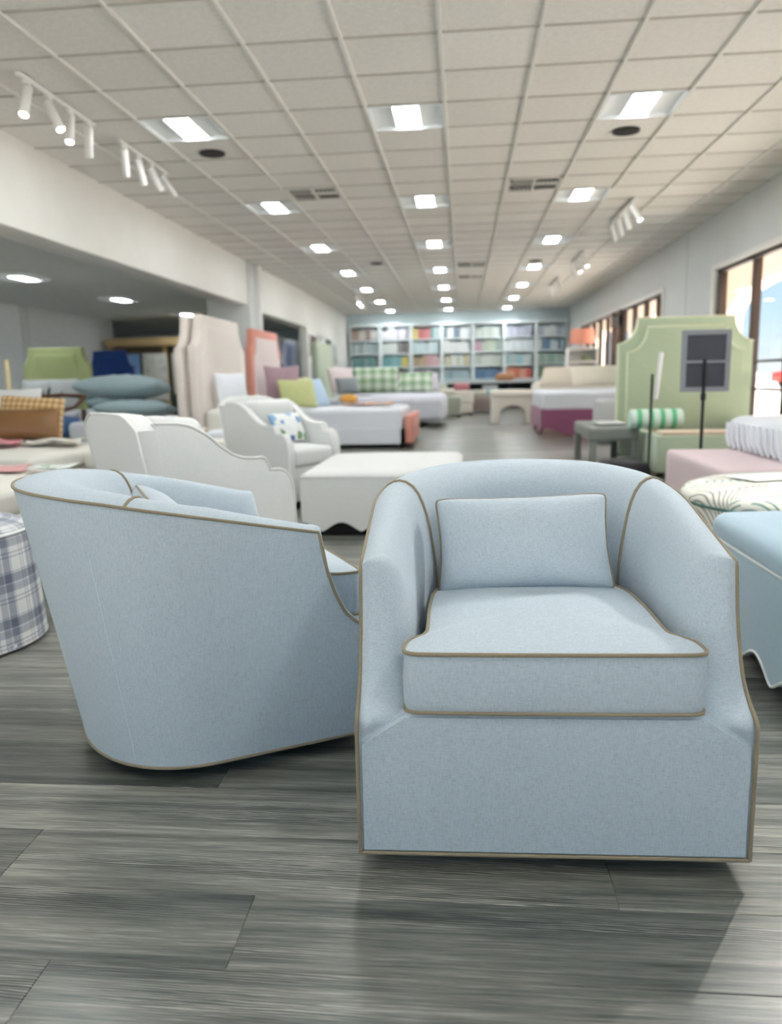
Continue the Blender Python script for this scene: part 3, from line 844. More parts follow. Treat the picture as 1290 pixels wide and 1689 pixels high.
    # ---- swivel base
    box('base_board', (-0.25, 0.06 - U0, 0.030), (0.25, 0.58 - U0, 0.05), DARK, t)
    lathe('swivel_base', [(0.001, 0.0), (0.27, 0.0), (0.275, 0.004), (0.275, 0.012), (0.26, 0.016), (0.08, 0.020), (0.07, 0.031)], DARK, t, 40)
    return t
RC = (0.164, 1.445 + 0.37, 0.0); LC = (-0.755, 2.147, 0.0); LR = math.radians(119)
swivel_chair('pale blue linen swivel chair with taupe piping, facing the camera on the right', RC, math.radians(1.3))
swivel_chair('pale blue linen swivel chair with taupe piping, seen from its side at left', LC, LR)
pillow('lumbar_pillow', 'small pale blue lumbar pillow with taupe piping on the right chair', 0.435, 0.25, 0.15, BLUE, (RC[0] - 0.010, RC[1] + 0.055, 0.468), 24, math.radians(2), roll=-1.5, pipe=TAUPE, pinch=0.06, seed=3, crease=0.005, power=0.42, group='blue lumbar pillows')
pillow('lumbar_pillow', 'pale blue lumbar pillow tucked inside the left swivel chair', 0.435, 0.25, 0.15, BLUE, (LC[0] - 0.055 * math.sin(LR), LC[1] + 0.055 * math.cos(LR), 0.468), 24, LR, pipe=TAUPE, pinch=0.06, power=0.42, seed=5, crease=0.003, group='blue lumbar pillows')

# ================================================================== NEAR FURNITURE
# plaid pouf at the left edge
PLAID = plaid_mat('blue_grey_plaid', srgb(224, 224, 222), srgb(164, 168, 178), srgb(104, 110, 126), 0.17)
t = thing('plaid_pouf', 'round blue and white plaid skirted pouf at the left edge', 'pouf', (-2.03, 2.78, 0), 0.4)
lathe('skirt', [(0.352, 0.012), (0.350, 0.02), (0.343, 0.15), (0.335, 0.30), (0.328, 0.42), (0.322, 0.445)], PLAID, t, 64)
pr = [(0.322, 0.445)] + [(0.322 * math.cos(a), 0.447 + 0.062 * math.sin(a)) for a in [PI / 2 * i / 12 for i in range(13)]]
lathe('top_pad', pr, plaid_mat('plaid_top', srgb(222, 223, 222), srgb(176, 180, 188), srgb(140, 146, 158), 0.155), t, 64)
tube('piping', [(0.325 * math.cos(a), 0.325 * math.sin(a), 0.447) for a in [2 * PI * i / 60 for i in range(60)]], 0.006, WPIPE, t, closed=True)
for a in (-0.75, 0.8, 2.4, 3.9):
    prism('kick_pleat', [(-0.02, 0.012), (-0.004, 0.40), (0.004, 0.40), (0.02, 0.012)], -0.006, 0.004, PLAID, t, 0.002, 1, loc=(0.345 * math.cos(a), 0.345 * math.sin(a), 0), rot=(math.radians(-4), 0, a + PI / 2))
lathe('inner_base', [(0.001, 0.0), (0.31, 0.0), (0.31, 0.03), (0.001, 0.03)], DARK, t, 32)

def scallop(a0, a1, n, z0, amp, per=24):
    """wavy hem between a0 and a1"""
    pts = []
    for i in range(n * per + 1):
        f = i / (n * per); ph = f * n * 2 * PI
        pts.append((a0 + (a1 - a0) * f, z0 + amp * (0.5 + 0.5 * math.cos(ph)) ** 0.7))
    return pts

def skirted_ottoman(name, label, cat, cx, cy, sx, sy, ztop, band, mat, pipe, hem_z, amp, nsx, nsy, rz=0, crown=0.03, dark_z=0.10):
    t = thing(name, label, cat, (cx, cy, 0), rz)
    hx, hy = sx / 2, sy / 2
    soft('top_pad', (-hx, -hy, band - 0.03), (hx, hy, ztop), 0.055, mat, t, crown=crown, n=16)
    for axis, sg, L, H, n in (('y', -1, hx, hy, nsx), ('y', 1, hx, hy, nsx), ('x', -1, hy, hx, nsy), ('x', 1, hy, hx, nsy)):
        o = [(-L, band)] + scallop(-L, L, n, hem_z, amp) + [(L, band)]
        prism('skirt_panel', o[::-1], sg * (H - 0.025), sg * (H + 0.004), mat, t, 0.003, 1, axis=axis)
        if pipe:
            hem = scallop(-L, L, n, hem_z, amp)
            tube('hem_welt', [((a, sg * (H + 0.004), z) if axis == 'y' else (sg * (H + 0.004), a, z)) for a, z in hem], 0.005, pipe, t, n=6)
    rr = 0.012
    loop = [(-hx - 0.004, -hy - 0.004, band), (hx + 0.004, -hy - 0.004, band), (hx + 0.004, hy + 0.004, band), (-hx - 0.004, hy + 0.004, band)]
    tube('welt', [loop], 0.005, pipe or mat, t, closed=True, n=6)
    box('plinth', (-hx + 0.06, -hy + 0.06, 0), (hx - 0.06, hy - 0.06, dark_z), DARK, t)
    return t
skirted_ottoman('cocktail_ottoman', 'large ivory rectangular ottoman with scalloped skirt behind the chairs', 'ottoman', -0.52, 5.46, 1.02, 1.30, 0.415, 0.385, WHITE_FAB, None, 0.035, 0.06, 4, 5, crown=0.04)
VELV = fabric('aqua_velvet', srgb(150, 178, 194), 0.06, 0.6, 0.6)
o = skirted_ottoman('velvet_ottoman', 'aqua blue velvet ottoman with white welt and scalloped skirt at right edge', 'ottoman', 1.415, 2.63, 0.94, 0.82, 0.47, 0.385, VELV, WPIPE, 0.035, 0.06, 4, 3, crown=0.03)
tg = thing('price_tag', 'white paper price tag lying on the aqua velvet ottoman', 'tag', (1.20, 2.60, 0.492), 0.3)
box('paper', (-0.035, -0.06, 0), (0.035, 0.06, 0.0015), paint('paper', srgb(240, 238, 236), 0.8), tg, bev=0)
for i in range(4): box('print_line', (-0.028, -0.045 + i * 0.026, 0.0015), (0.028, -0.033 + i * 0.026, 0.002), paint('print_mauve', srgb(140, 120, 140), 0.8), tg, bev=0)
# round ottoman with leaf print
LEAF = leaf_mat('leaf_print')
t = thing('round_ottoman', 'round cream ottoman with teal and grey leaf print', 'ottoman', (1.63, 3.68, 0), 0.2)
lathe('side_panel', [(0.60, 0.05), (0.605, 0.20), (0.60, 0.40), (0.598, 0.41)], LEAF, t, 64)
lathe('top_pad', [(0.598, 0.41), (0.60, 0.43), (0.58, 0.455), (0.53, 0.470), (0.40, 0.482), (0.2, 0.488), (0.001, 0.49)], LEAF, t, 64)
tube('piping', [(0.604 * math.cos(a), 0.604 * math.sin(a), 0.41) for a in [2 * PI * i / 70 for i in range(70)]], 0.006, fabric('teal_cord', srgb(70, 110, 104)), t, closed=True)
lathe('plinth', [(0.001, 0.0), (0.55, 0.0), (0.55, 0.06), (0.001, 0.06)], DARK, t, 40)
sw = thing('fabric_swatch', 'white printed card lying on the leaf print ottoman', 'card', (1.45, 3.82, 0.493), 0.35)
box('card', (-0.16, -0.11, 0), (0.16, 0.11, 0.003), paint('paper', srgb(240, 238, 236), 0.8), sw, bev=0.001, seg=1)

# white scalloped armchairs
def scallop_chair(label, loc, rz):
    t = thing('scalloped_armchair', label, 'armchair', loc, rz, 'white scalloped armchairs')
    W, D, LN, TB = 0.62, 0.60, 0.075, 0.085           # local: faces -y, origin at the middle of the footprint
    pts = [(0.0, 0.83), (0.10, 0.825), (0.16, 0.81), (0.22, 0.775), (0.29, 0.715), (0.36, 0.675), (0.43, 0.655), (0.50, 0.650), (0.545, 0.652), (0.575, 0.640), (0.592, 0.612), (0.60, 0.588), (0.63, 0.590), (0.67, 0.588), (0.71, 0.572), (0.74, 0.535), (0.755, 0.48), (0.76, 0.42), (0.76, 0.06)]
    pts = [(f * D / 0.76, z) for f, z in pts]
    side = [(D / 2 - f + (LN * max(0, (z - 0.1) / 0.75) * max(0, 1 - f / 0.22) if f < 0.22 else 0), z) for f, z in pts]
    side = side + [(D / 2, 0.06)]
    for sg in (1, -1):
        prism('side_panel', side, sg * (W / 2 - 0.075), sg * (W / 2), WHITE_FAB, t, 0.014, 3, axis='x')
        tube('welt', [(sg * (W / 2 - 0.004), a, z + 0.003) for a, z in side[:-1]], 0.0055, WPIPE, t, n=6)
    # back: curved top edge, leaning
    bo = [(-W / 2 + 0.004, 0.06), (W / 2 - 0.004, 0.06), (W / 2 - 0.002, 0.805), (W / 2 - 0.03, 0.825), (W / 2 - 0.075, 0.85), (W / 2 - 0.13, 0.866), (0, 0.87), (-W / 2 + 0.13, 0.866), (-W / 2 + 0.075, 0.85), (-W / 2 + 0.03, 0.825), (-W / 2 + 0.002, 0.805)]
    b = prism('back_panel', bo, -0.02, TB, WHITE_FAB, t, 0.012, 3)
    for v in b.data.vertices: v.co.y += D / 2 - 0.07 + (LN + 0.07) * max(0, (v.co.z - 0.1) / 0.75)
    tube('back_welt', [(x, D / 2 - 0.07 + (LN + 0.07) * max(0, (z - 0.1) / 0.75) + TB - 0.002, z + 0.002) for x, z in [(W / 2 - 0.01, 0.06)] + bo[2:] + [(-W / 2 + 0.01, 0.06)]], 0.005, WPIPE, t, n=6)
    soft('inside_back', (-W / 2 + 0.07, D / 2 - 0.20, 0.36), (W / 2 - 0.07, D / 2 - 0.03, 0.845), 0.06, WHITE_FAB, t, n=10)
    soft('seat_cushion', (-W / 2 + 0.076, -D / 2 + 0.004, 0.325), (W / 2 - 0.076, D / 2 - 0.13, 0.465), 0.035, WHITE_FAB, t, crown=0.03, n=12)
    box('front_rail', (-W / 2 + 0.07, -D / 2 + 0.012, 0.06), (W / 2 - 0.07, -D / 2 + 0.05, 0.325), WHITE_FAB, t, bev=0.01)
    box('seat_deck', (-W / 2 + 0.07, -D / 2 + 0.05, 0.06), (W / 2 - 0.07, D / 2 - 0.08, 0.32), WHITE_FAB, t)
    box('plinth', (-W / 2 + 0.05, -D / 2 + 0.04, 0), (W / 2 - 0.05, D / 2 - 0.05, 0.06), DARK, t)
    return t
def place(corner, phi, W=0.62, D=0.60, which='rb'):
    """centre of a chair facing direction phi, given its right-back or right-front floor corner"""
    d = Vector((math.cos(phi), math.sin(phi))); n = Vector((-d.y, d.x))
    c = Vector(corner) + n * W / 2 + (d if which == 'rb' else -d) * D / 2
    return (c.x, c.y, 0), phi + PI / 2
l, r = place((-1.222, 3.165), math.radians(45), which='rb'); scallop_chair('white scalloped armchair seen from behind, just past the left blue chair', l, r)
l, r = place((-1.32, 5.78), math.radians(-30), which='rf'); scallop_chair('white scalloped armchair holding a blue floral pillow, turned to the right', l, r)
FLOR = floral_mat('blue_floral', srgb(232, 234, 232), [srgb(92, 140, 196), srgb(150, 186, 220), srgb(120, 148, 110), srgb(70, 110, 160)], 10)
pillow('floral_pillow', 'small white pillow with blue and green flowers on the white armchair', 0.36, 0.26, 0.11, FLOR, (l[0] + 0.06, l[1] - 0.035, 0.50), 24, r, seed=2)

# white sectional at the far left with clothes and pillows on it
def sofa_module(label, lo, hi, ztop=0.47, name='sofa_module'):
    cx, cy = (lo[0] + hi[0]) / 2, (lo[1] + hi[1]) / 2; hx, hy = (hi[0] - lo[0]) / 2, (hi[1] - lo[1]) / 2
    t = thing(name, label, 'sofa', (cx, cy, 0), 0, 'pieces of the white sectional')
    soft('seat_cushion', (-hx, -hy, ztop - 0.155), (hx, hy, ztop), 0.05, IVORY, t, crown=0.03, n=12)
    soft('base', (-hx + 0.01, -hy + 0.01, 0.05), (hx - 0.01, hy - 0.01, ztop - 0.15), 0.02, IVORY, t, n=8)
    for sx in (-1, 1):
        for sy in (-1, 1):
            lathe('foot', [(0.001, 0), (0.02, 0), (0.028, 0.06), (0.001, 0.06)], DARK, t, 12, loc=(sx * (hx - 0.07), sy * (hy - 0.07), 0))
    return t
sofa_module('ivory sectional seat nearest the plaid pouf, pink cloth on it', (-3.55, 3.55), (-2.36, 4.72))
sofa_module('ivory sectional seat in front of the brown leather pillow', (-4.9, 5.15), (-3.02, 6.45), 0.50)
sofa_module('ivory bench seat behind the sectional, beside the dark gap', (-2.94, 5.75), (-2.1, 6.9), 0.49)
def cloth(name, label, cat, pts_w, pts_h, z, mat, loc, rz, amp=0.012, seed=0, drop=0.0, group=None):
    rnd = random.Random(seed); ph = [rnd.uniform(0, 6) for _ in range(4)]; n = 14; rows = []
    for i in range(n + 1):
        r = []
        for j in range(n + 1):
            x = pts_w * (i / n - 0.5); y = pts_h * (j / n - 0.5)
            zz = amp * (1.1 + math.sin(x * 21 + ph[0] + y * 7) * 0.5 + math.sin(y * 25 + ph[1]) * 0.5)
            r.append((x + 0.02 * math.sin(y * 17 + ph[2]), y + 0.02 * math.sin(x * 15 + ph[3]), zz))
        rows.append(r)
    o = loft(name, rows, mat, None, 180, loc=(loc[0], loc[1], z), rot=(0, 0, rz), flip=True)
    m = o.modifiers.new('thick', 'SOLIDIFY'); m.thickness = 0.008; m.offset = 1
    return tag(o, label, cat, group)
PINKC = floral_mat('pink_print', srgb(222, 150, 158), [srgb(206, 96, 116), srgb(236, 190, 186), srgb(228, 170, 172)], 7)
cloth('fabric_swatch', 'pink printed cloth on the nearest ivory seat at left edge', 'cloth', 0.5, 0.35, 0.496, fabric('pink_cloth', srgb(226, 170, 168)), (-2.88, 4.40), 0.2, seed=4)
cloth('fabric_swatch', 'crumpled pale green and white swatches beside the pink cloth', 'cloth', 0.22, 0.24, 0.496, floral_mat('sage_print', srgb(224, 228, 222), [srgb(170, 190, 170), srgb(206, 210, 204)], 12), (-2.45, 4.42), 0.2, seed=5)
cloth('fabric_swatch', 'crumpled rose pink cloth below the brown leather pillow', 'cloth', 0.62, 0.40, 0.528, PINKC, (-3.80, 5.75), 0.3, 0.03, seed=6)
cloth('fabric_swatch', 'beige printed cloth trailing over the ivory seat edge', 'cloth', 0.45, 0.40, 0.528, floral_mat('beige_print', srgb(226, 222, 210), [srgb(206, 190, 160), srgb(190, 190, 186), srgb(222, 210, 190)], 9), (-3.28, 6.0), 0.1, 0.02, seed=7)
cloth('fabric_swatch', 'rust and cream printed throw on the bench seat', 'cloth', 0.6, 0.42, 0.518, floral_mat('rust_print', srgb(224, 212, 194), [srgb(190, 150, 120), srgb(214, 190, 160), srgb(190, 120, 120)], 9), (-2.55, 6.55), 0.1, 0.035, seed=8)
LEATH = paint('brown_leather', srgb(134, 98, 62), 0.32, 0.12, 3)
WOVEN = gingham_mat('woven_straw', srgb(222, 196, 150), srgb(196, 160, 110), srgb(166, 128, 80), 0.05)
pillow('leather_pillow', 'glossy brown leather pillow on the ivory sectional at left', 0.62, 0.26, 0.15, LEATH, (-3.62, 6.08, 0.56), 18, 0.15, pinch=0.03, seed=11, power=0.4)
pillow('woven_pillow', 'tan basketweave pillow behind the brown leather pillow', 0.56, 0.38, 0.14, WOVEN, (-3.66, 6.27, 0.54), 14, 0.1, roll=4, pinch=0.04, seed=12)
pillow('throw_pillow', 'grey-white pillow behind the tan basketweave pillow', 0.5, 0.46, 0.14, WHITE_FAB, (-3.95, 6.52, 0.53), 12, 0.1, seed=13)

# ================================================================== BEDS ALONG THE LEFT
def hb_outline(w, h, sh, cut, z0=0.0):
    """headboard with scooped shoulders"""
    hw = w / 2
    r = [(-hw, z0), (hw, z0), (hw, sh)]
    # concave scoop from (hw, sh) to (hw - cut, h)
    for i in range(1, 9):
        a = math.radians(90 * i / 9)
        r.append((hw - cut * math.sin(a), h - (h - sh) * math.cos(a) if False else sh + (h - sh) * (1 - math.cos(a))))
    r.append((hw - cut, h)); r.append((-hw + cut, h))
    for i in range(8, 0, -1):
        a = math.radians(90 * i / 9)
        r.append((-hw + cut * math.sin(a), sh + (h - sh) * (1 - math.cos(a))))
    r.append((-hw, sh)); return r
def inset(o, d, cx, z0):
    out_ = []
    for a, z in o: out_.append((cx + (a - cx) * (1 - d / max(abs(a - cx), 0.3)) if abs(a - cx) > 0.01 else a, z - d if z > z0 + 0.3 else z))
    return out_
def headboard(parent, w, h, sh, cut, mat, border=None, inner=None, t=0.10, z0=0.05, bd=0.11, loc=(0, 0, 0), rot=(0, 0, 0)):
    """in local xz, front towards -y"""
    o = hb_outline(w, h, sh, cut, z0)
    hb = prism('headboard', o, -t / 2, t / 2, border or mat, parent, 0.02, 3, loc=loc, rot=rot)
    ins = inset(o, bd, 0, z0)
    prism('headboard_panel', ins, -t / 2 - 0.018, -t / 2 + 0.02, inner or mat, hb, 0.014, 2)
    tube('headboard_welt', [(a, -t / 2 - 0.004, z) for a, z in ins[2:]] + [(ins[0][0], -t / 2 - 0.004, ins[0][1])], 0.008, inner or mat, hb, n=6)
    return hb

# bed with tall cream headboard (head at left, foot towards the aisle); local -y is the foot
def bed(name, label, loc, rz, w, L, rail_mat, zt, mat_m=SHEET, hbargs=None, foot=None, rail_h=0.28, mattress=True, wob=0.004, drape=None, group=None, side_mat=None):
    t = thing(name, label, 'bed', loc, rz, group)
    if hbargs: headboard(t, **hbargs)
    boxes('bed_rail', [((-w / 2, -L, 0.06), (-w / 2 + 0.06, -0.05, rail_h)), ((w / 2 - 0.06, -L, 0.06), (w / 2, -0.05, rail_h)), ((-w / 2, -L, 0.06), (w / 2, -L + 0.06, rail_h))], side_mat or rail_mat, t)
    if foot: box('footboard', (-w / 2, -L - foot[0], 0.06), (w / 2, -L - 0.001, foot[1]), rail_mat, t, bev=0.02, seg=3)
    for sx in (-1, 1):
        for yy in (-L + 0.06, -0.12): box('foot', (sx * (w / 2 - 0.06) - 0.03, yy - 0.03, 0), (sx * (w / 2 - 0.06) + 0.03, yy + 0.03, 0.06), DARK, t)
    box('slats', (-w / 2 + 0.05, -L + 0.05, rail_h - 0.08), (w / 2 - 0.05, -0.06, rail_h - 0.04), WHITE_FAB, t)
    if mattress: soft('mattress', (-w / 2 + 0.03, -L + 0.03, rail_h - 0.04), (w / 2 - 0.03, -0.07, zt), 0.06, mat_m, t, crown=0.02, n=16, wob=wob)
    return t
H2 = PI / 2
# bed A: cream, head at X=-2.75; local x -> world y  (rz = +90deg: local -y -> +X)
CREAMHB = fabric('blush_cream', srgb(224, 214, 206), 0.04)
bA = bed('cream_bed', 'bed with tall cream scooped headboard behind the white armchair', (-2.70, 8.58, 0), H2, 1.72, 0.50, CREAMHB, 0.72, IVORY, dict(w=1.78, h=1.68, sh=1.36, cut=0.22, mat=CREAMHB, t=0.09), rail_h=0.48)
t = thing('spare_headboard', 'second cream headboard standing behind the first', 'headboard', (-2.83, 8.54, 0), H2)
headboard(t, 1.78, 1.66, 1.34, 0.22, CREAMHB, t=0.08, z0=0.0)
# bed B: coral trimmed headboard, white mattress, coral foot
CORAL = fabric('coral_velvet', srgb(216, 148, 132), 0.05); BLUSH = fabric('blush_linen', srgb(226, 210, 208), 0.04)
bB = bed('coral_bed', 'bed with coral framed blush headboard and white mattress', (-3.05, 11.95, 0), H2, 1.72, 2.22, CORAL, 0.56, SHEET, dict(w=1.80, h=1.74, sh=1.46, cut=0.14, mat=BLUSH, border=CORAL, inner=BLUSH, t=0.10, bd=0.13), foot=(0.12, 0.45), wob=0.008, side_mat=SHEET)
cloth('throw_cloth', 'thin coral and yellow cloth on the foot of the white mattress', 'cloth', 0.75, 0.55, 0.585, floral_mat('coral_print', srgb(214, 180, 160), [srgb(226, 170, 70), srgb(200, 120, 96), srgb(214, 190, 180)], 6), (-1.45, 12.0), 0, 0.02, seed=15)
sn = soft('yellow_pouch', (-0.13, -0.10, 0), (0.13, 0.10, 0.10), 0.05, fabric('mustard', srgb(224, 170, 84)), None, crown=0.02, n=8, loc=(-1.75, 11.95, 0.64)); tag(sn, 'small mustard yellow pouch on the white mattress', 'pouch')
# pillows of A and B
MAUVE = fabric('mauve_satin', srgb(178, 150, 160), 0.06, 1, 0.3); LIME = fabric('lime_velvet', srgb(200, 204, 146), 0.06, 1, 0.3); SKY = fabric('sky_cotton', srgb(190, 212, 232), 0.04)
pillow('throw_pillow', 'white pillow against the tall cream headboard', 0.44, 0.34, 0.14, SHEET, (-2.42, 8.15, 0.755), 12, H2 - 0.5, seed=21)
pillow('throw_pillow', 'large mauve pillow left of the lime green pillow', 0.60, 0.62, 0.15, MAUVE, (-2.64, 11.42, 0.60), 4, H2 - 0.85, seed=22, crease=0.012, pinch=0.10)
pillow('throw_pillow', 'second mauve pillow leaning against the blush headboard', 0.60, 0.60, 0.18, MAUVE, (-2.76, 12.4, 0.595), 8, H2 - 0.2, seed=23, pinch=0.10)
pillow('throw_pillow', 'lime green velvet pillow on the coral bed', 0.58, 0.44, 0.16, LIME, (-2.36, 11.20, 0.59), 20, H2 - 0.95, seed=24, power=0.38)
pillow('throw_pillow', 'yellow-green pillow peeking out behind the lime green one', 0.5, 0.46, 0.18, fabric('yellow_green', srgb(212, 208, 128), 0.05), (-2.50, 12.15, 0.59), 14, H2 - 0.5, seed=25, power=0.38)
pillow('throw_pillow', 'pale sky blue pillow at the right end of the pillow row', 0.46, 0.46, 0.16, SKY, (-2.16, 11.80, 0.59), 24, H2 - 0.5, seed=26, power=0.38)
bs = thing('small_bench', 'small white upholstered stool beside the cream headboard', 'stool', (-2.32, 7.42, 0), 0.1)
soft('seat', (-0.17, -0.15, 0.36), (0.17, 0.15, 0.52), 0.04, SHEET, bs, n=8, crown=0.02)
for sx in (-1, 1):
    for sy in (-1, 1): box('leg', (sx * 0.13 - 0.02, sy * 0.11 - 0.02, 0), (sx * 0.13 + 0.02, sy * 0.11 + 0.02, 0.37), TRIMW, bs)
# navy headboard in plastic wrap
NAVY = fabric('navy_velvet', srgb(40, 68, 122), 0.08, 1, 0.4)
t = thing('navy_headboard', 'navy blue headboard wrapped in clear plastic', 'headboard', (-3.36, 15.15, 0), H2)
headboard(t, 1.5, 1.74, 1.30, 0.34, NAVY, t=0.09, z0=0.0)
fm = film_mat()
soft('plastic_wrap', (-0.80, -0.10, 0.5), (0.80, 0.10, 1.78), 0.09, fm, t, n=10, wob=0.03)
# bed C: sage headboard and gingham bedding, patterned coverlet hanging to the floor
SAGE = fabric('sage_linen', srgb(184, 194, 172), 0.05); QUILT = plaid_mat('lilac_quilt', srgb(222, 222, 230), srgb(204, 206, 220), srgb(190, 192, 210), 0.09)
bC = bed('sage_bed', 'bed with sage headboard and pale coverlet hanging over its foot', (-2.95, 16.6, 0), H2, 1.9, 2.15, SAGE, 0.58, SHEET, dict(w=2.0, h=1.74, sh=1.70, cut=0.05, mat=SAGE, t=0.12))
dp = soft('coverlet', (-1.0, -2.62, 0.10), (1.0, -0.35, 0.645), 0.16, QUILT, bC, crown=0.03, n=20, wob=0.012)
GING = gingham_mat('green_gingham', srgb(216, 222, 210), srgb(176, 196, 168), srgb(136, 164, 128), 0.2)
for i, (x, y, w_, h_, m_, lb, rz_) in enumerate((
        (-1.75, 15.75, 0.95, 0.55, GING, 'long green gingham pillow on the sage bed', 0.1), (-0.98, 16.35, 0.75, 0.42, GING, 'smaller green gingham pillow to the right of the long one', 0.0),
        (-2.42, 15.95, 0.60, 0.56, BLUSH, 'blush ruffled pillow at the head of the sage bed', 0.7), (-2.25, 15.35, 0.46, 0.34, fabric('grey_velvet', srgb(150, 156, 158)), 'grey velvet pillow in front of the blush ruffled pillow', 0.5),
        (-0.75, 16.7, 0.5, 0.4, fabric('lilac_cotton', srgb(214, 204, 216)), 'lilac folded pillow at the far side of the sage bed', 0.1))):
    pillow('bed_pillow', lb, w_, h_, 0.18, m_, (x, y, 0.70), 20, rz_, seed=30 + i, power=0.38)
# sample boards hung on the left wall beyond the openings
CH = fabric('check_panel', srgb(190, 196, 176)); 
for i, (y, z0, z1, w_, c) in enumerate(((19.5, 1.55, 2.1, 0.8, (110, 96, 92)), (20.6, 1.5, 2.15, 0.8, (214, 218, 216)), (21.7, 1.4, 2.1, 0.8, (66, 92, 92)), (22.8, 1.4, 2.0, 0.8, (200, 206, 206)),
                                        (19.6, 0.6, 1.4, 0.7, (206, 214, 210)), (20.7, 0.7, 1.35, 0.8, (188, 170, 128)), (21.8, 0.6, 1.3, 0.8, (90, 78, 84)), (22.9, 0.7, 1.3, 0.8, (84, 110, 106)))):
    t = thing('sample_board', f'fabric sample board on the left wall, {"upper" if i < 4 else "lower"} row, {["nearest", "second", "third", "farthest"][i % 4]}', 'sample board', (XL, y, 0), 0, 'sample boards on the left wall')
    box('board', (0.002, -w_ / 2, z0), (0.05, w_ / 2, z1), TRIMW, t)
    for j in range(3):
        box('swatch', (0.05, -w_ / 2 + 0.02 + j * w_ / 3, z0 + 0.04), (0.07, -w_ / 2 - 0.02 + (j + 1) * w_ / 3, z1 - 0.04), fabric(f'swatch_{i}_{j}', mul(srgb(*c), 0.8 + 0.2 * j)), t, bev=0.006)

# ------------------------------------------------------------------ side room on the left
GREENV = fabric('olive_velvet', srgb(166, 176, 124), 0.06, 1, 0.3); NAVY2 = fabric('deep_blue', srgb(32, 62, 120), 0.06, 1, 0.3)
bG = bed('olive_bed', 'bed with olive green headboard in the side room', (-6.2, 11.6, 0), 0.0, 0.98, 1.5, GREENV, 0.62, SHEET, dict(w=1.06, h=1.56, sh=1.32, cut=0.10, mat=GREENV, t=0.12))
bN = bed('navy_bed', 'bed with deep blue headboard in the side room', (-6.27, 13.6, 0), 0.0, 0.78, 1.7, NAVY2, 0.66, SHEET, dict(w=0.84, h=1.58, sh=1.30, cut=0.12, mat=NAVY2, t=0.12))
GREYP = fabric('grey_cotton', srgb(188, 192, 192), 0.04); DUSK = fabric('dusty_blue', srgb(164, 184, 190), 0.05); TEALF = fabric('teal_velvet', srgb(86, 130, 128), 0.06)
for i, (x, y, w_, h_, m_, z, tl, lb) in enumerate(((-6.4, 11.25, 0.52, 0.46, GREYP, 0.645, 16, 'grey pillow against the olive headboard, left'), (-5.95, 11.15, 0.50, 0.46, GREYP, 0.645, 16, 'grey pillow against the olive headboard, right'),
        (-6.1, 13.2, 0.42, 0.34, GREYP, 0.685, 16, 'small grey pillow in front of the deep blue headboard'))):
    pillow('bed_pillow', lb, w_, h_, 0.2, m_, (x, y, z), tl, 0, seed=50 + i, power=0.38)
b_ = lathe('bolster', [(0.001, -0.36), (0.09, -0.355), (0.11, -0.33), (0.11, 0.33), (0.09, 0.355), (0.001, 0.36)], TEALF, None, 24, loc=(-4.78, 10.4, 0.772), rot=(0, PI / 2, 0.1)); tag(b_, 'teal bolster pillow lying on a white bench in the side room', 'pillow')
t = thing('upholstered_bench', 'white upholstered bench under the teal bolster', 'bench', (-4.78, 10.4, 0))
soft('seat', (-0.42, -0.35, 0.3), (0.42, 0.35, 0.66), 0.06, SHEET, t, n=8)
for sx in (-1, 1):
    for sy in (-1, 1): box('leg', (sx * 0.36 - 0.025, sy * 0.3 - 0.025, 0), (sx * 0.36 + 0.025, sy * 0.3 + 0.025, 0.32), DARK, t)
# plant
t = thing('potted_plant', 'dark green leafy plant standing before the olive headboard', 'plant', (-5.5, 9.6, 0))
lathe('pot', [(0.001, 0), (0.13, 0), (0.17, 0.30), (0.175, 0.32), (0.15, 0.32), (0.145, 0.28), (0.001, 0.28)], paint('dark_pot', srgb(60, 58, 56), 0.5), t, 24)
LEAFM = paint('leaf_green', srgb(46, 66, 40), 0.5, 0.3, 6); lr = random.Random(5)
lm = None
for i in range(34):
    a = lr.uniform(0, 2 * PI); el = lr.uniform(0.95, 1.45); L = lr.uniform(0.6, 1.0); wv_ = lr.uniform(0.035, 0.06)
    rows = []
    for j in range(7):
        f = j / 6; r_ = L * f * math.cos(el) + 0.05; z_ = 0.30 + L * math.sin(el) * (f - 0.28 * f * f)
        hw_ = wv_ * math.sin(PI * min(1, f * 0.9 + 0.08)) + 0.003
        c_ = Vector((r_ * math.cos(a), r_ * math.sin(a), z_)); s_ = Vector((-math.sin(a), math.cos(a), 0)) * hw_
        rows.append([tuple(c_ - s_), tuple(c_ + Vector((0, 0, -0.006))), tuple(c_ + s_)])
    loft('leaf', rows, LEAFM, t, 180)
# brass stand
t = thing('brass_lamp_pole', 'slim brass pole standing at the left edge', 'lamp stand', (-4.75, 7.85, 0))
tube('pole', [(0, 0, 0.02), (0, 0, 1.27)], 0.028, paint('brass', srgb(228, 214, 170), 0.35, 0.05, 8, 0.3), t); lathe('base', [(0.001, 0), (0.13, 0), (0.13, 0.015), (0.03, 0.03), (0.001, 0.03)], MATS['brass'], t, 24)
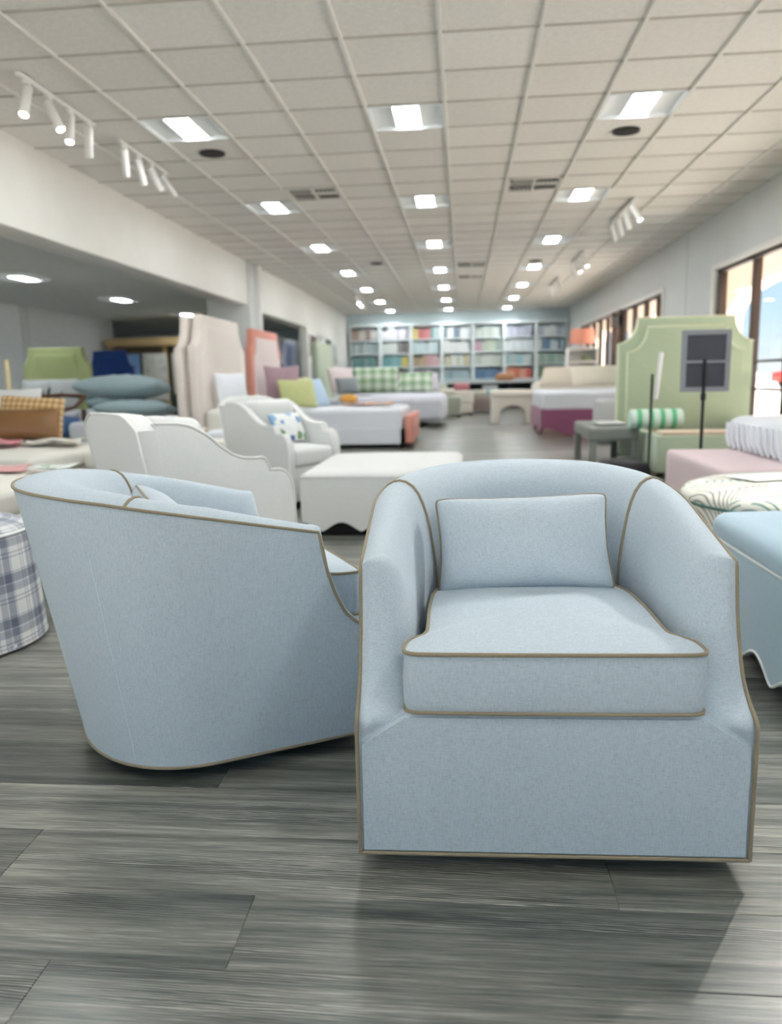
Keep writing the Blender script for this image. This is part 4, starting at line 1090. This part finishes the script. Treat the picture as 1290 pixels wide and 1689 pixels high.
# low bed with dusty blue pillows in front of the opening
bD = bed('daybed', 'low white bed carrying a pile of dusty blue pillows', (-3.60, 9.4, 0), 0, 1.26, 1.5, WHITE_FAB, 0.60, SHEET, None)
for i, (x, y, z, w_, h_, t_, tl, rz_, lb) in enumerate(((-3.62, 8.62, 0.80, 0.92, 0.52, 0.26, 84, 0.0, 'top dusty blue pillow of the pile on the white bed'), (-3.45, 8.36, 0.605, 0.80, 0.42, 0.19, 82, 0.1, 'lower dusty blue pillow at the front of the pile'),
                                                  (-3.96, 9.12, 0.64, 0.60, 0.40, 0.18, 72, -0.1, 'dusty blue pillow sticking out left under the pile'))):
    pillow('bed_pillow', lb, w_, h_, t_, DUSK, (x, y - h_ / 2, z + (t_ / 2 if tl > 80 else 0.04)), -tl, rz_, seed=60 + i, power=0.36, crease=0.01)
# open-arm chair with blue seat
WALNUT = wood_mat('walnut', srgb(96, 58, 38))
t = thing('wooden_armchair', 'dark wood open armchair with blue seat in the side room', 'armchair', (-4.82, 8.55, 0), -0.2)
soft('seat', (-0.34, -0.3, 0.40), (0.34, 0.3, 0.62), 0.07, fabric('denim_blue', srgb(92, 132, 182)), t, n=8, crown=0.05)
for sx in (-1, 1):
    tube('arm_rail', [(sx * 0.37, 0.32, 0.86), (sx * 0.38, 0.1, 0.74), (sx * 0.38, -0.15, 0.70), (sx * 0.38, -0.32, 0.71), (sx * 0.38, -0.34, 0.65)], 0.022, WALNUT, t)
    for sy in (-0.28, 0.28): box('leg', (sx * 0.36 - 0.022, sy - 0.022, 0), (sx * 0.36 + 0.022, sy + 0.022, 0.71), WALNUT, t)
tube('seat_rail', [[(-0.37, -0.28, 0.40), (0.37, -0.28, 0.40)], [(-0.37, 0.28, 0.40), (0.37, 0.28, 0.40)]], 0.022, WALNUT, t)
tube('top_rail', [(-0.37, 0.32, 0.86), (0, 0.36, 0.88), (0.37, 0.32, 0.86)], 0.024, WALNUT, t)
# oak rack with hanging rugs, and a dark green armchair behind
OAK = wood_mat('pale_oak', srgb(206, 178, 128))
t = thing('oak_rack', 'long pale oak shelf rack at the back of the side room', 'shelf', (-7.25, 19.2, 0))
box('top_beam', (-1.6, -0.25, 1.90), (2.6, 0.25, 2.10), OAK, t, bev=0.01)
for x in (-1.6, -0.2, 1.2, 2.5): box('post', (x, -0.06, 0), (x + 0.1, 0.06, 1.9), OAK, t)
box('back_board', (-1.6, 0.2, 0.1), (2.6, 0.24, 1.9), paint('shade_board', srgb(130, 116, 96), 0.8), t)
for i, (x, c, lb) in enumerate(((-1.4, (120, 156, 204), 'pale blue hanging sample on the oak rack'), (-0.7, (214, 214, 204), 'off-white speckled hanging sample on the oak rack'), (0.05, (206, 200, 190), 'beige hanging sample with a pink mark on the oak rack'), (0.8, (190, 186, 176), 'greige hanging sample at the right of the oak rack'))):
    o = box('hanging_sample', (x, -0.16, 0.55), (x + 0.62, -0.12, 1.72), floral_mat(f'sample_{i}', srgb(*c), [mul(srgb(*c), 0.8), mul(srgb(*c), 1.1), srgb(206, 140, 146) if i == 2 else mul(srgb(*c), 0.9)], 5), None, loc=(-7.25, 19.2, 0)); tag(o, lb, 'fabric sample', 'samples hung on the oak rack')
DG = fabric('bottle_green', srgb(46, 78, 72), 0.1)
t = thing('green_armchair', 'dark green velvet armchair by the oak rack', 'armchair', (-4.75, 14.2, 0), -0.5)
soft('seat', (-0.42, -0.4, 0.2), (0.42, 0.35, 0.62), 0.08, fabric('mid_green', srgb(96, 130, 112)), t, n=8); soft('backrest', (-0.48, 0.22, 0.2), (0.48, 0.48, 1.35), 0.1, DG, t, n=8)
for sx in (-1, 1):
    soft('arm', (sx * 0.42 - 0.08, -0.4, 0.2), (sx * 0.42 + 0.08, 0.4, 0.8), 0.07, DG, t, n=8)
    for sy in (-0.3, 0.36): box('leg', (sx * 0.38 - 0.025, sy - 0.025, 0), (sx * 0.38 + 0.025, sy + 0.025, 0.21), WALNUT, t)

# ================================================================== RIGHT SIDE
APPLE = fabric('apple_velvet', srgb(180, 196, 170), 0.06, 0.5, 0.4); APPLEW = fabric('pale_green_cord', srgb(218, 224, 196), 0.05)
t = thing('green_bed_frame', 'apple green bed frame with tall scooped headboard and pale welt', 'bed', (2.575, 9.5, 0))
hb = headboard(t, 1.52, 1.615, 1.33, 0.22, APPLE, t=0.12, z0=0.02, bd=0.10)
o_ = inset(hb_outline(1.52, 1.615, 1.33, 0.22, 0.02), 0.10, 0, 0.02)
tube('pale_welt', [(a, -0.075, z) for a, z in o_[2:]] + [(o_[0][0], -0.075, 0.05)], 0.013, APPLEW, t, n=6)
e_ = hb_outline(1.52, 1.615, 1.33, 0.22, 0.02)
tube('edge_welt', [(a, -0.058, z) for a, z in e_[2:]] + [(e_[0][0], -0.058, 0.05)], 0.010, APPLEW, t, n=6)
box('side_rail', (-0.74, -1.80, 0.05), (-0.64, -0.06, 0.40), APPLE, t, bev=0.015); box('side_rail', (0.62, -1.80, 0.05), (0.72, -0.06, 0.40), APPLE, t, bev=0.015)
box('footboard', (-0.74, -1.98, 0.05), (0.72, -1.80, 0.40), APPLE, t, bev=0.015, seg=3)
box('footboard_pad', (-0.70, -1.97, 0.401), (0.70, -1.72, 0.44), fabric('striped_ticking', srgb(224, 206, 184), 0.12), t, bev=0.012)
for sx in (-0.69, 0.67): box('foot', (sx - 0.03, -1.93, 0), (sx + 0.03, -1.87, 0.05), DARK, t)
boxes('slats', [((-0.64, -1.7 + i * 0.2, 0.30), (0.62, -1.6 + i * 0.2, 0.325)) for i in range(8)], OAK, t)
GS_ = NT('green_stripe'); uv = GS_.coord('UV'); sp_ = GS_.new('ShaderNodeSeparateXYZ'); GS_.link(uv, sp_.inputs[0])
GS_.color(GS_.ramp(GS_.math('FRACT', GS_.math('MULTIPLY', sp_.outputs[1], 9)), [(0.0, srgb(214, 232, 222)), (0.45, srgb(214, 232, 222)), (0.55, srgb(104, 196, 146)), (0.9, srgb(104, 196, 146)), (1.0, srgb(214, 232, 222))])); GS_.b.inputs['Roughness'].default_value = 0.9
t = thing('striped_bolster', 'green and white striped bolster on the green bed frame', 'pillow', (1.92, 8.0, 0.535), 0.0)
lathe('cover', [(0.095, -0.25), (0.098, -0.24), (0.10, 0.24), (0.095, 0.25)], GS_.m, t, 28, rot=(0, PI / 2, 0)); 
for sg in (-1, 1): lathe('end_cap', [(0.001, sg * 0.262), (0.05, sg * 0.26), (0.085, sg * 0.256), (0.096, sg * 0.248)], fabric('mint_cotton', srgb(196, 226, 210)), t, 28, rot=(0, PI / 2, 0))
# grey bench with four legs
GREYB = fabric('grey_felt', srgb(134, 138, 132), 0.06)
t = thing('grey_bench', 'grey upholstered bench with straight legs left of the green bed', 'bench', (1.55, 8.72, 0), -0.02)
soft('seat', (-0.25, -0.66, 0.31), (0.25, 0.66, 0.45), 0.035, GREYB, t, n=10, crown=0.01)
for sx in (-1, 1):
    for sy in (-1, 1): box('leg', (sx * 0.21 - 0.035, sy * 0.61 - 0.035, 0), (sx * 0.21 + 0.035, sy * 0.61 + 0.035, 0.32), GREYB, t, bev=0.008)
o = box('folded_cloth', (-0.14, -0.2, 0), (0.14, 0.2, 0.02), fabric('pale_grey', srgb(206, 208, 206)), None, loc=(1.55, 8.45, 0.465), bev=0.008); tag(o, 'pale grey folded cloth on the grey bench', 'cloth')
o = soft('dark_bag', (-0.2, -0.3, 0), (0.2, 0.3, 0.17), 0.07, fabric('black_canvas', srgb(44, 44, 48)), None, n=10, wob=0.02, loc=(1.54, 7.62, 0)); tag(o, 'black fabric bag slumped on the floor by the grey bench', 'bag')
# sign stands
FR = paint('sign_frame', srgb(140, 142, 150), 0.4, 0.02, 8, 0.3); PANELD = paint('sign_panel', srgb(66, 70, 80), 0.6)
t = thing('sign_stand', 'black floor stand with dark grey framed panel before the green headboard', 'sign stand', (1.78, 6.0, 0), 0.0)
tube('pole', [(0, 0, 0.01), (0, 0, 1.08)], 0.013, DARK, t); lathe('collar', [(0.0131, 0.78), (0.02, 0.785), (0.02, 0.83), (0.0131, 0.84)], DARK, t, 16)
lathe('base', [(0.001, 0), (0.15, 0), (0.15, 0.008), (0.03, 0.02), (0.001, 0.022)], DARK, t, 32)
box('panel', (-0.155, 0.014, 0.855), (0.175, 0.022, 1.285), PANELD, t, bev=0)
boxes('panel_frame', [((-0.165, 0.006, 0.845), (0.185, 0.028, 0.88)), ((-0.165, 0.006, 1.26), (0.185, 0.028, 1.295)), ((-0.165, 0.006, 0.881), (-0.13, 0.028, 1.259)), ((0.15, 0.006, 0.881), (0.185, 0.028, 1.259))], FR, t)
box('cross_bar', (-0.16, 0.002, 1.055), (0.18, 0.014, 1.075), FR, t, bev=0.002)
t = thing('sign_stand', 'black floor stand with a white panel seen edge-on', 'sign stand', (1.655, 7.1, 0), 0.0)
tube('pole', [(0, 0, 0.01), (0.01, 0, 0.98)], 0.012, DARK, t); lathe('base', [(0.001, 0), (0.15, 0), (0.15, 0.008), (0.03, 0.02), (0.001, 0.022)], DARK, t, 32)
box('panel', (-0.012, -0.14, 0), (0.012, 0.14, 0.40), paint('acrylic_white', srgb(232, 232, 238), 0.4), t, bev=0.003, loc=(0.04, -0.02, 0.765), rot=(0, math.radians(5), math.radians(-16)))
# pink bed with pleated mattress
PINK = fabric('blush_pink', srgb(220, 200, 202), 0.04)
t = thing('pink_bed', 'pale pink upholstered bed base with white pleated mattress at right', 'bed', (2.42, 4.62, 0))
soft('bed_base', (-0.98, -0.22, 0.04), (0.95, 1.05, 0.455), 0.03, PINK, t, n=10)
soft('mattress', (-0.56, -0.15, 0.456), (0.93, 1.12, 0.675), 0.08, SHEET, t, n=22, crown=0.06, wob=0.010)
for i in range(12): tube('pleat', [(-0.565, -0.1 + i * 0.10 + 0.05, 0.64), (-0.572, -0.1 + i * 0.10 + 0.015, 0.53), (-0.568, -0.1 + i * 0.10 - 0.03, 0.47)], 0.010, SHEET, t, n=6)
box('foot', (-0.9, 0, 0), (-0.84, 0.06, 0.05), DARK, t); box('foot', (-0.9, 0.9, 0), (-0.84, 0.96, 0.05), DARK, t); box('foot', (0.8, 0, 0), (0.86, 0.06, 0.05), DARK, t); box('foot', (0.8, 0.9, 0), (0.86, 0.96, 0.05), DARK, t)
# mauve bed further back
MV = fabric('mauve_velvet', srgb(146, 88, 118), 0.06, 1, 0.3)
t = thing('mauve_bed', 'mauve bed base with scalloped rail and white mattress on the right', 'bed', (2.15, 13.6, 0))
prism('front_rail', [(-0.86, 0.44)] + scallop(-0.86, 0.86, 2, 0.02, 0.12) + [(0.86, 0.44)], -1.0, -0.92, MV, t, 0.008, 1)
prism('side_rail', [(-0.95, 0.44)] + scallop(-0.95, 0.95, 2, 0.02, 0.12) + [(0.95, 0.44)], -0.90, -0.84, MV, t, 0.008, 1, axis='x')
box('side_rail', (0.84, -0.95, 0.02), (0.90, 0.95, 0.44), MV, t)
soft('mattress', (-0.88, -0.98, 0.42), (0.88, 0.95, 0.72), 0.06, SHEET, t, n=14, crown=0.03, wob=0.01)
BEIGE = fabric('beige_cotton', srgb(206, 194, 176), 0.05)
for i, (x, y, w_, m_, lb, rz_) in enumerate(((1.62, 13.55, 0.68, BEIGE, 'beige pillow on the mauve bed, left', -0.35), (2.2, 13.2, 0.80, fabric('oat_cotton', srgb(216, 208, 190)), 'oat pillow in the middle of the mauve bed', 0.1), (2.55, 13.75, 0.75, CREAM_FAB, 'cream pillow at the right of the mauve bed', 0.0))):
    pillow('bed_pillow', lb, w_, 0.46, 0.2, m_, (x, y, 0.80), 48, rz_, seed=80 + i, power=0.38)
o = lathe('bolster', [(0.001, -0.3), (0.10, -0.29), (0.10, 0.29), (0.001, 0.3)], fabric('mint_cotton', srgb(196, 226, 210)), None, 20, loc=(2.78, 12.95, 0.85), rot=(0, PI / 2, 0)); tag(o, 'mint green bolster at the right end of the mauve bed', 'pillow')
o = soft('grey_ottoman', (-0.28, -0.25, 0), (0.28, 0.25, 0.62), 0.06, fabric('dove_grey', srgb(190, 192, 194)), None, n=8, loc=(2.2, 11.6, 0)); tag(o, 'dove grey covered block between the mauve bed and the grey bench', 'ottoman')
# coral base and cream bedding behind, arched cream bench
t = thing('rust_bed', 'rust red bed base with cream bedding behind the mauve bed', 'bed', (2.46, 17.1, 0))
box('bed_base', (-0.9, -0.9, 0.05), (0.9, 0.9, 0.48), fabric('rust_velvet', srgb(186, 92, 76)), t, bev=0.03, seg=3)
soft('bedding', (-0.92, -0.92, 0.42), (0.9, 0.95, 0.84), 0.14, CREAM_FAB, t, n=12, crown=0.05)
box('foot', (-0.85, -0.85, 0), (-0.77, -0.77, 0.06), DARK, t); box('foot', (0.77, -0.85, 0), (0.85, -0.77, 0.06), DARK, t)
t = thing('arched_bench', 'cream upholstered bench with arched opening in the aisle', 'bench', (1.03, 16.7, 0), 0.05)
ao = [(-0.42, 0), (-0.42, 0.55), (0.42, 0.55), (0.42, 0), (0.27, 0), (0.27, 0.20)] + [(0.27 * math.cos(a), 0.20 + 0.17 * math.sin(a)) for a in [PI * i / 12 for i in range(1, 12)]] + [(-0.27, 0.20), (-0.27, 0)]
prism('frame', ao, -0.25, 0.25, CREAM_FAB, t, 0.012, 2); soft('seat', (-0.45, -0.28, 0.53), (0.45, 0.28, 0.68), 0.06, CREAM_FAB, t, n=8, crown=0.02)
# white hutch with coral shade and things
t = thing('white_hutch', 'white open shelf unit by the far right windows', 'shelf', (2.85, 19.3, 0))
for x in (-0.36, 0.32): box('side', (x, -0.2, 0), (x + 0.04, 0.2, 1.6), TRIMW, t)
for z in (0.3, 0.85, 1.25, 1.56): box('shelf', (-0.33, -0.2, z), (0.33, 0.2, z + 0.04), TRIMW, t)
box('back_board', (-0.33, 0.17, 0), (0.33, 0.2, 1.58), TRIMW, t)
t = thing('coral_lamp', 'table lamp with wide coral shade on the white shelf unit', 'lamp', (2.85, 19.25, 1.60))
lathe('shade', [(0.30, 0.10), (0.31, 0.12), (0.26, 0.44), (0.25, 0.44), (0.30, 0.11)], fabric('coral_shade', srgb(236, 160, 138)), t, 28); lathe('lamp_base', [(0.001, 0), (0.07, 0), (0.05, 0.06), (0.02, 0.10), (0.02, 0.36), (0.001, 0.37)], TRIMW, t, 20)
for i, (x, z, c, lb) in enumerate(((-0.2, 0.89, (226, 160, 170), 'pink box on the white shelf unit, left'), (0.02, 0.89, (214, 130, 146), 'rose box on the white shelf unit, right'), (0.1, 1.29, (120, 130, 100), 'small olive vase on the white shelf unit'), (-0.15, 0.34, (230, 230, 232), 'white folded stack on the low shelf of the white unit'))):
    o = box('shelf_box', (-0.09, -0.1, 0), (0.09, 0.1, 0.2 if i != 2 else 0.14), fabric(f'hutch_{i}', srgb(*c)), None, bev=0.01, loc=(2.85 + x, 19.2, z + 0.002)); tag(o, lb, 'box', 'things on the white shelf unit')

# ================================================================== FAR WALL: SAMPLE BOOKS, COUNTER
SHW = paint('shelf_white', srgb(228, 237, 239), 0.5, 0.01)
BX0, BW = -3.66, 1.0
cols = {  # bay, row from the top -> book colours
 (0, 0): [(150, 120, 104), (214, 206, 200), (120, 92, 84), (200, 196, 194)], (1, 0): [(232, 232, 238), (190, 182, 196), (224, 222, 226)], (2, 0): [(232, 208, 120), (206, 92, 96), (216, 120, 120), (78, 150, 158), (190, 206, 210)],
 (3, 0): [(226, 226, 224), (206, 214, 224), (90, 110, 128)], (4, 0): [(214, 224, 214), (196, 208, 198), (226, 230, 226)], (5, 0): [(206, 202, 220), (190, 186, 206), (150, 156, 176)], (6, 0): [(214, 220, 230), (170, 180, 196), (226, 228, 230)],
 (0, 1): [(130, 150, 152), (160, 176, 178), (190, 200, 200)], (1, 1): [(214, 222, 220), (226, 228, 226), (110, 110, 112), (96, 80, 82)], (2, 1): [(206, 226, 232), (190, 214, 224), (226, 234, 236)],
 (3, 1): [(236, 238, 238), (230, 232, 232), (120, 160, 166)], (4, 1): [(196, 150, 172), (190, 200, 180), (200, 212, 190), (150, 168, 160)], (5, 1): [(224, 230, 236), (206, 214, 224)], (6, 1): [(196, 212, 222), (84, 116, 146), (206, 206, 204)],
 (0, 2): [(84, 130, 128), (70, 110, 112), (120, 150, 148)], (1, 2): [(86, 146, 152), (120, 170, 176), (100, 154, 160), (200, 178, 74)], (2, 2): [(150, 130, 96), (180, 150, 110), (206, 150, 160), (214, 170, 176)],
 (3, 2): [(190, 170, 120), (206, 206, 190), (214, 222, 220)], (4, 2): [(190, 200, 188), (170, 184, 168), (206, 212, 204)], (5, 2): [(176, 192, 190), (140, 186, 204), (196, 206, 206)], (6, 2): [(150, 172, 158), (130, 156, 140), (170, 188, 176)],
 (0, 3): [(90, 100, 104), (130, 140, 140)], (1, 3): [(110, 120, 110), (150, 110, 104)], (2, 3): [(150, 138, 150), (120, 122, 130), (170, 166, 170)],
 (3, 3): [(120, 142, 148), (140, 158, 164), (104, 128, 136)], (4, 3): [(60, 92, 130), (74, 106, 144), (48, 78, 116)], (5, 3): [(206, 120, 84), (196, 84, 66), (214, 140, 110), (190, 60, 56)], (6, 3): [(110, 140, 100), (90, 120, 88), (140, 160, 124)]}
RN = ['top', 'second', 'third', 'bottom']; ON = ['first', 'second', 'third', 'fourth', 'fifth', 'sixth', 'seventh', 'eighth', 'ninth', 'tenth']; BN = ['first', 'second', 'third', 'fourth', 'fifth', 'sixth', 'seventh']
def hue_name(c):
    r, g, b = c; mx, mn = max(c), min(c)
    if mx - mn < 22: return 'white' if mx > 205 else ('grey' if mx > 110 else 'charcoal')
    if r == mx: return 'rust' if b < 90 and r - g > 70 else ('ochre' if b < g - 25 else 'pink')
    if g == mx: return 'green'
    return 'blue' if g < b - 8 else 'teal'
BK = {}
def book_mesh(w, h, c):
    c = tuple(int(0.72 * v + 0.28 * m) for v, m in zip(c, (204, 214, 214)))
    k = (round(w, 3), round(h, 3), c)
    if k in BK: return BK[k]
    bm = bmesh.new(); add_box(bm, (0, -0.14, 0), (w, 0.14, h))
    bmesh.ops.bevel(bm, geom=[e for e in bm.edges if abs(e.verts[0].co.z - e.verts[1].co.z) > 0.1], offset=0.006, segments=1, affect='EDGES')
    me = bpy.data.meshes.new('sample_book'); bm.to_mesh(me); bm.free(); me.materials.append(fabric('book_%d_%d_%d' % c, srgb(*c), 0.06)); BK[k] = me; return me
br_ = random.Random(9)
ZS = [2.20, 1.77, 1.33, 0.89]
for b in range(7):
    x0 = BX0 + b * BW
    t = thing('bookcase', f'pale blue-white bookcase bay on the far wall, {BN[b]} from the left', 'bookcase', (x0, 25.72, 0), 0, 'bookcases on the far wall')
    box('side_panel', (0, -0.2, 0.84), (0.05, 0.26, 2.66), SHW, t, bev=0.003, seg=1); box('side_panel', (BW - 0.05, -0.2, 0.84), (BW - 0.001, 0.26, 2.66), SHW, t, bev=0.003, seg=1)
    box('back_board', (0.05, 0.22, 0.84), (BW - 0.05, 0.26, 2.66), paint('shelf_back', srgb(196, 210, 213), 0.6), t, bev=0)
    for z in ZS: box('shelf', (0.05, -0.2, z - 0.035), (BW - 0.05, 0.22, z), SHW, t, bev=0.003, seg=1)
    box('cornice', (0, -0.22, 2.62), (BW - 0.001, 0.26, 2.70), SHW, t, bev=0.005, seg=1)
    for r_ in range(4):
        cl = cols[(b, r_)]; x = 0.06; n_ = 0
        while x < BW - 0.16 and n_ < 10:
            w_ = br_.choice((0.07, 0.09, 0.11)); h_ = br_.choice((0.29, 0.32, 0.35)); c = cl[min(len(cl) - 1, int((x - 0.06) / (BW - 0.16) * len(cl)))] if len(cl) > 3 else br_.choice(cl)
            o = bpy.data.objects.new('sample_book', book_mesh(w_, h_, c)); link(o); o.location = (x0 + x, 25.68, ZS[r_] + 0.001)
            nm = hue_name(c)
            tag(o, f'{nm} sample book, {ON[n_]} from the left in the {RN[r_]} row of the {BN[b]} bookcase', 'book', f'{nm} books, {RN[r_]} row, {BN[b]} bookcase'); x += w_ + 0.004; n_ += 1
t = thing('counter', 'long pale counter under the far bookcases with dark open space below', 'counter', (0, 25.5, 0))
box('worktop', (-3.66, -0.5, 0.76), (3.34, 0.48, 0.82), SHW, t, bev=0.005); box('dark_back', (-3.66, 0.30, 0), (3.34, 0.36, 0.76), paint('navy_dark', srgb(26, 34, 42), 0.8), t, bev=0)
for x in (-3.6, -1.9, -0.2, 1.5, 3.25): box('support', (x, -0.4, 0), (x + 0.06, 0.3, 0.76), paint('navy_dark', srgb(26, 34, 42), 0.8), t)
# ottomans, baskets and folded things in the far aisle
def small_ottoman(label, x, y, w, d, h, m, leg=True, rz=0):
    t = thing('small_ottoman', label, 'ottoman', (x, y, 0), rz, 'small ottomans at the far end')
    soft('seat', (-w / 2, -d / 2, h * 0.45), (w / 2, d / 2, h), 0.05, m, t, n=8, crown=0.02)
    box('apron', (-w / 2 + 0.02, -d / 2 + 0.02, 0.06), (w / 2 - 0.02, d / 2 - 0.02, h * 0.5), m, t, bev=0.01)
    for sx in (-1, 1):
        for sy in (-1, 1): box('leg', (sx * (w / 2 - 0.06) - 0.03, sy * (d / 2 - 0.06) - 0.03, 0), (sx * (w / 2 - 0.06) + 0.03, sy * (d / 2 - 0.06) + 0.03, 0.07), WALNUT, t)
    return t
SGG = fabric('sage_grey', srgb(168, 174, 160))
small_ottoman('sage grey ottoman just beyond the pale coverlet', -0.42, 19.6, 0.75, 0.6, 0.50, SGG); small_ottoman('cream ottoman to the right of the sage grey one', -0.02, 20.6, 0.6, 0.6, 0.62, CREAM_FAB)
small_ottoman('taupe ottoman in the far aisle beside the cream one', 0.55, 21.6, 0.9, 0.7, 0.42, fabric('taupe_velvet', srgb(150, 138, 132))); small_ottoman('pale mint ottoman in front of the far counter', -0.75, 22.6, 0.6, 0.6, 0.78, fabric('mint_grey', srgb(196, 206, 190)))
for i, (x, y, z, c, lb) in enumerate(((-0.38, 19.6, 0.525, (222, 216, 204), 'cream folded throw on the sage grey ottoman'), (-0.02, 20.6, 0.645, (196, 130, 140), 'rose folded throw on the cream ottoman'), (0.45, 21.6, 0.445, (206, 206, 192), 'oat folded throw on the taupe ottoman'), (0.87, 21.6, 0.445, (150, 190, 178), 'sea green folded throw on the taupe ottoman'))):
    o = soft('folded_throw', (-0.2, -0.2, 0), (0.2, 0.2, 0.17), 0.05, fabric(f'throw_{i}', srgb(*c)), None, n=6, loc=(x, y, z)); tag(o, lb, 'throw')
t = thing('paper_roll_bin', 'pale cylindrical bin standing in the dark space under the counter', 'bin', (0.85, 24.4, 0))
lathe('bin_body', [(0.001, 0.3), (0.20, 0.3), (0.24, 0.70), (0.22, 0.70), (0.19, 0.34)], fabric('bin_grey', srgb(196, 202, 208)), t, 24); lathe('bin_stand', [(0.001, 0), (0.18, 0), (0.18, 0.02), (0.03, 0.04), (0.03, 0.31), (0.001, 0.31)], DARK, t, 20)
t = thing('counter_pillow', 'tan pillow lying on the far counter before the rust books', 'pillow', (1.35, 25.2, 0.832))
soft('cushion', (-0.3, -0.16, 0), (0.3, 0.12, 0.22), 0.09, fabric('tan_heap', srgb(190, 140, 104)), t, n=8, wob=0.01)
